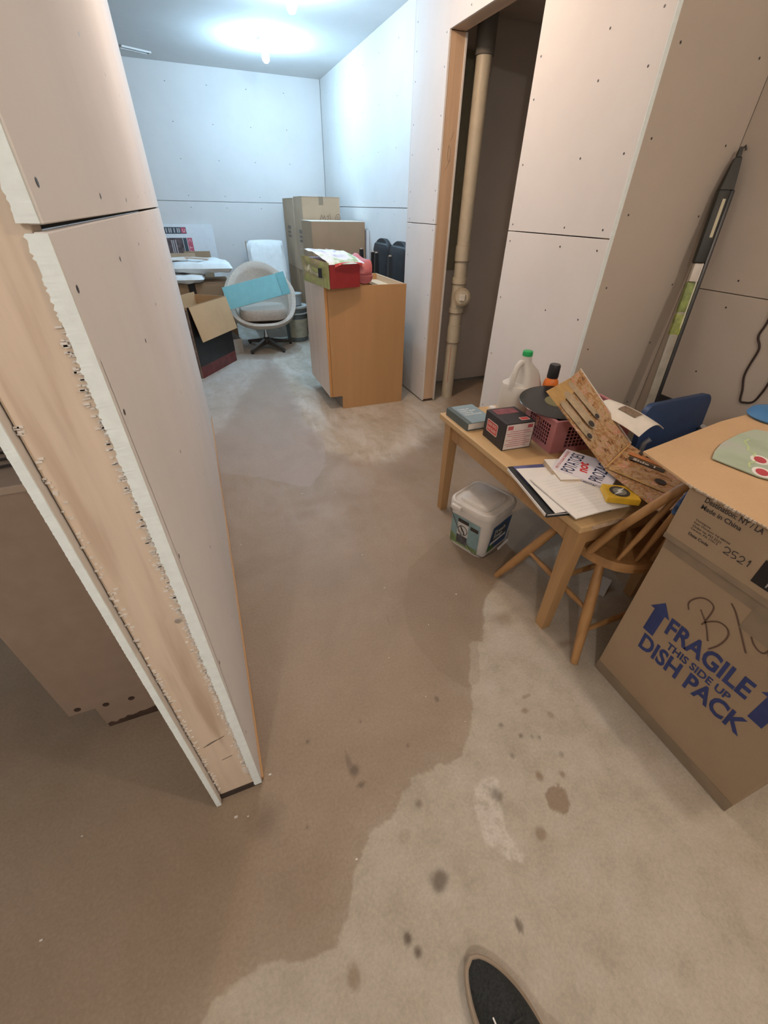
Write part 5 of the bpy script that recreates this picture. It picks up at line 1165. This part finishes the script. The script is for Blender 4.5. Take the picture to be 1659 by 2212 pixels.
# ---- pole leaning in the corner, cord on the wall
P0, P1 = Vector((1.845, 1.21, .012)), Vector((2.040, 1.443, 1.517)); ax = (P1-P0).normalized(); Lp = (P1-P0).length
po = thing('tool_pole', 'long packaged silver and black pole leaning in the tan wall corner', 'pole', P0)
side = Vector((.80, -.60, 0)); side = (side-ax*side.dot(ax)).normalized(); nrm_ = ax.cross(side)
if nrm_.dot(Vector((-1, -1, 0))) < 0: side = -side; nrm_ = ax.cross(side)
mP = Matrix(((side.x, ax.x, -nrm_.x*-1, 0), (side.y, ax.y, nrm_.y, 0), (side.z, ax.z, nrm_.z, 0), (0, 0, 0, 1)))
rgt = 1 if (mP @ Vector((1, 0, 0)) - Vector((0, 0, 0))).dot(Vector((.93, -.37, 0))) > 0 else -1
def bar(nm, x0, x1, y0, y1, z0, z1, mt, bev=.004, lab=None): return obj(nm, xf(box(min(x0*rgt, x1*rgt), max(x0*rgt, x1*rgt), y0, y1, z0, z1, bev), mP), mt, po, True, label=lab)
bar('tube', -.026, .012, .09, 1.08, -.014, .014, plain('pole_silver', (0.36, 0.33, 0.27), .3, var=.15), .008, 'grey silver tube')
bar('edge_strip', .0125, .027, .09, 1.40, -.013, .013, BLACK, .003, 'black edge strip')
bar('tip', -.004, .02, 0.0, .09, -.008, .008, plain('pole_copper', (0.35, 0.22, 0.14), .4), .004)
bar('sleeve', -.0265, .0123, .96, 1.08, -.0145, .0145, plain('sleeve_green', (0.22, 0.28, 0.08), .5, var=.5, scale=30), .006, 'green and black printed label')
bar('sleeve', -.0268, .0124, .87, .9595, -.0148, .0148, plain('sleeve_lime', (0.33, 0.38, 0.10), .5, var=.4, scale=40), .006, 'lime green printed label')
bar('label_strip', .004, .008, .90, 1.15, -.0160, .0160, PAPER, .001)
bar('silver_collar', -.024, .012, 1.081, 1.15, -.014, .014, plain('collar_pale', (0.66, 0.62, 0.55), .4), .006)
bar('grip', -.030, .0122, 1.151, 1.40, -.019, .019, plain('grip_black', (0.022, 0.024, 0.02), .5), .008, 'black tapered grip')
bar('grip_sticker', -.008, .004, 1.24, 1.37, -.0196, .0196, plain('sticker_cream', (0.62, 0.58, 0.42), .6), .002)
secs = []
for f, w0, w1, tz in ((1.3995, -.028, .020, .018), (1.45, -.020, .017, .014), (1.50, -.012, .012, .010), (Lp-.03, -.007, .008, .007), (Lp, -.004, .006, .005)):
    secs.append([tuple(mP @ Vector((x*rgt, f, z))) for x, z in ((w0, -tz), (w1, -tz), (w1, tz), (w0, tz))])
obj('tapered_tip', loft(secs), plain('grip_black', (0.022, 0.024, 0.02), .5), po)
obj('hook', xf(tubes([[(0, Lp-.012, 0), (.012*rgt, Lp+.004, 0), (.018*rgt, Lp-.010, 0)]], .004, 6), mP), plain('grip_black', (0.022, 0.024, 0.02), .5), po, True)
cd_ = [(1.09, 1.10), (1.07, .979), (1.075, .917), (1.055, .885), (1.048, .861), (1.052, .80), (1.049, .757), (1.03, .71), (1.017, .667), (1.0, .664), (.969, .678), (.957, .72), (.953, .763), (.945, .86), (.92, .98), (.91, 1.15)]
tag(obj('power_cord', tubes([[(XR-.0042, p[0], p[1]) for p in cr(cd_)]], .004, 8), plain('cord_brown', (0.035, 0.02, 0.016), .5), smooth=True), 'dark brown cord hanging in a loop on the tan side wall', 'cord')
tag(obj('plastic_bar', box(-.012, 0, -.06, .06, -.02, .02, .003), BLACK, loc=(XR-.0005, 1.335, .552)), 'black plastic bar on the wall just behind the blue chair back', 'plastic bar')

# ---- the photographer's sneaker at the bottom edge
sn_ = thing('sneaker', 'charcoal knit sneaker with a tan sole at the bottom edge', 'shoe', (.272, -.09, 0), .22)
def foot(y):   # half width of a shoe outline, y from -.14 (heel) to .14 (toe)
    t_ = (y+.14)/.28
    return .040 + .014*math.sin(PI*min(1, max(0, t_-.25)/.75))
def fsec(y, z, k=1.0, inset=0.0):
    return None
def shoe(zs, kf, n=44, y0=-.14, y1=.142):
    S = []
    for z, inset in zs:
        R_ = []
        for i in range(n+1):
            y = y0+inset+(y1-y0-2*inset)*i/n; w_ = max(.002, (foot(min(.1395, max(-.1395, y)))-inset)*(max(0, 1-abs(2*i/n-1)**3.2))**.5); R_.append((w_+.008*math.sin(PI*i/n)*0, y, z(y) if callable(z) else z))
        for i in range(n-1, 0, -1):
            y = y0+inset+(y1-y0-2*inset)*i/n; w_ = max(.002, (foot(min(.1395, max(-.1395, y)))-inset)*(max(0, 1-abs(2*i/n-1)**3.2))**.5); R_.append((-w_, y, z(y) if callable(z) else z))
        S.append(R_)
    return loft(S)
obj('sole', shoe([(0, .002), (.004, -.004), (.022, -.006), (.026, -.003)], 1), plain('sole_tan', (0.36, 0.28, 0.20), .7), sn_, True)
def up1(h): return lambda y: .026 + h*max(.15, min(1, (.15-y)/.16))
obj('upper', shoe([(.0262, .004), (up1(.020), .004), (up1(.038), .010), (up1(.052), .020), (up1(.060), .030), (up1(.063), .040)], 1), plain('knit_charcoal', (0.022, 0.024, 0.023), .85, var=.55, scale=220, bumps=.5), sn_, True)
obj('collar', loft([[(.034*math.cos(a)*s, -.075+.055*math.sin(a)*s, z) for a in [2*PI*k/20 for k in range(20)]] for s, z in ((1.0, .075), (.98, .10), (.9, .105), (.85, .08))]), plain('knit_charcoal', (0.022, 0.024, 0.023), .85), sn_, True)
for k in range(4): obj('lace', tubes([[(-.018, .03-.018*k, .0755+.003*k), (0, .035-.018*k, .082+.003*k), (.018, .03-.018*k, .0755+.003*k)]], .0022, 6), plain('lace_black', (0.03, 0.03, 0.03), .8), sn_, True)
strokes('logo', [[(-.030, .035), (-.028, .05), (-.026, .062)]], .003, PAPER, sn_, frame((0, 0, .070), (1, 0, 0), (0, 1, 0)), .0)
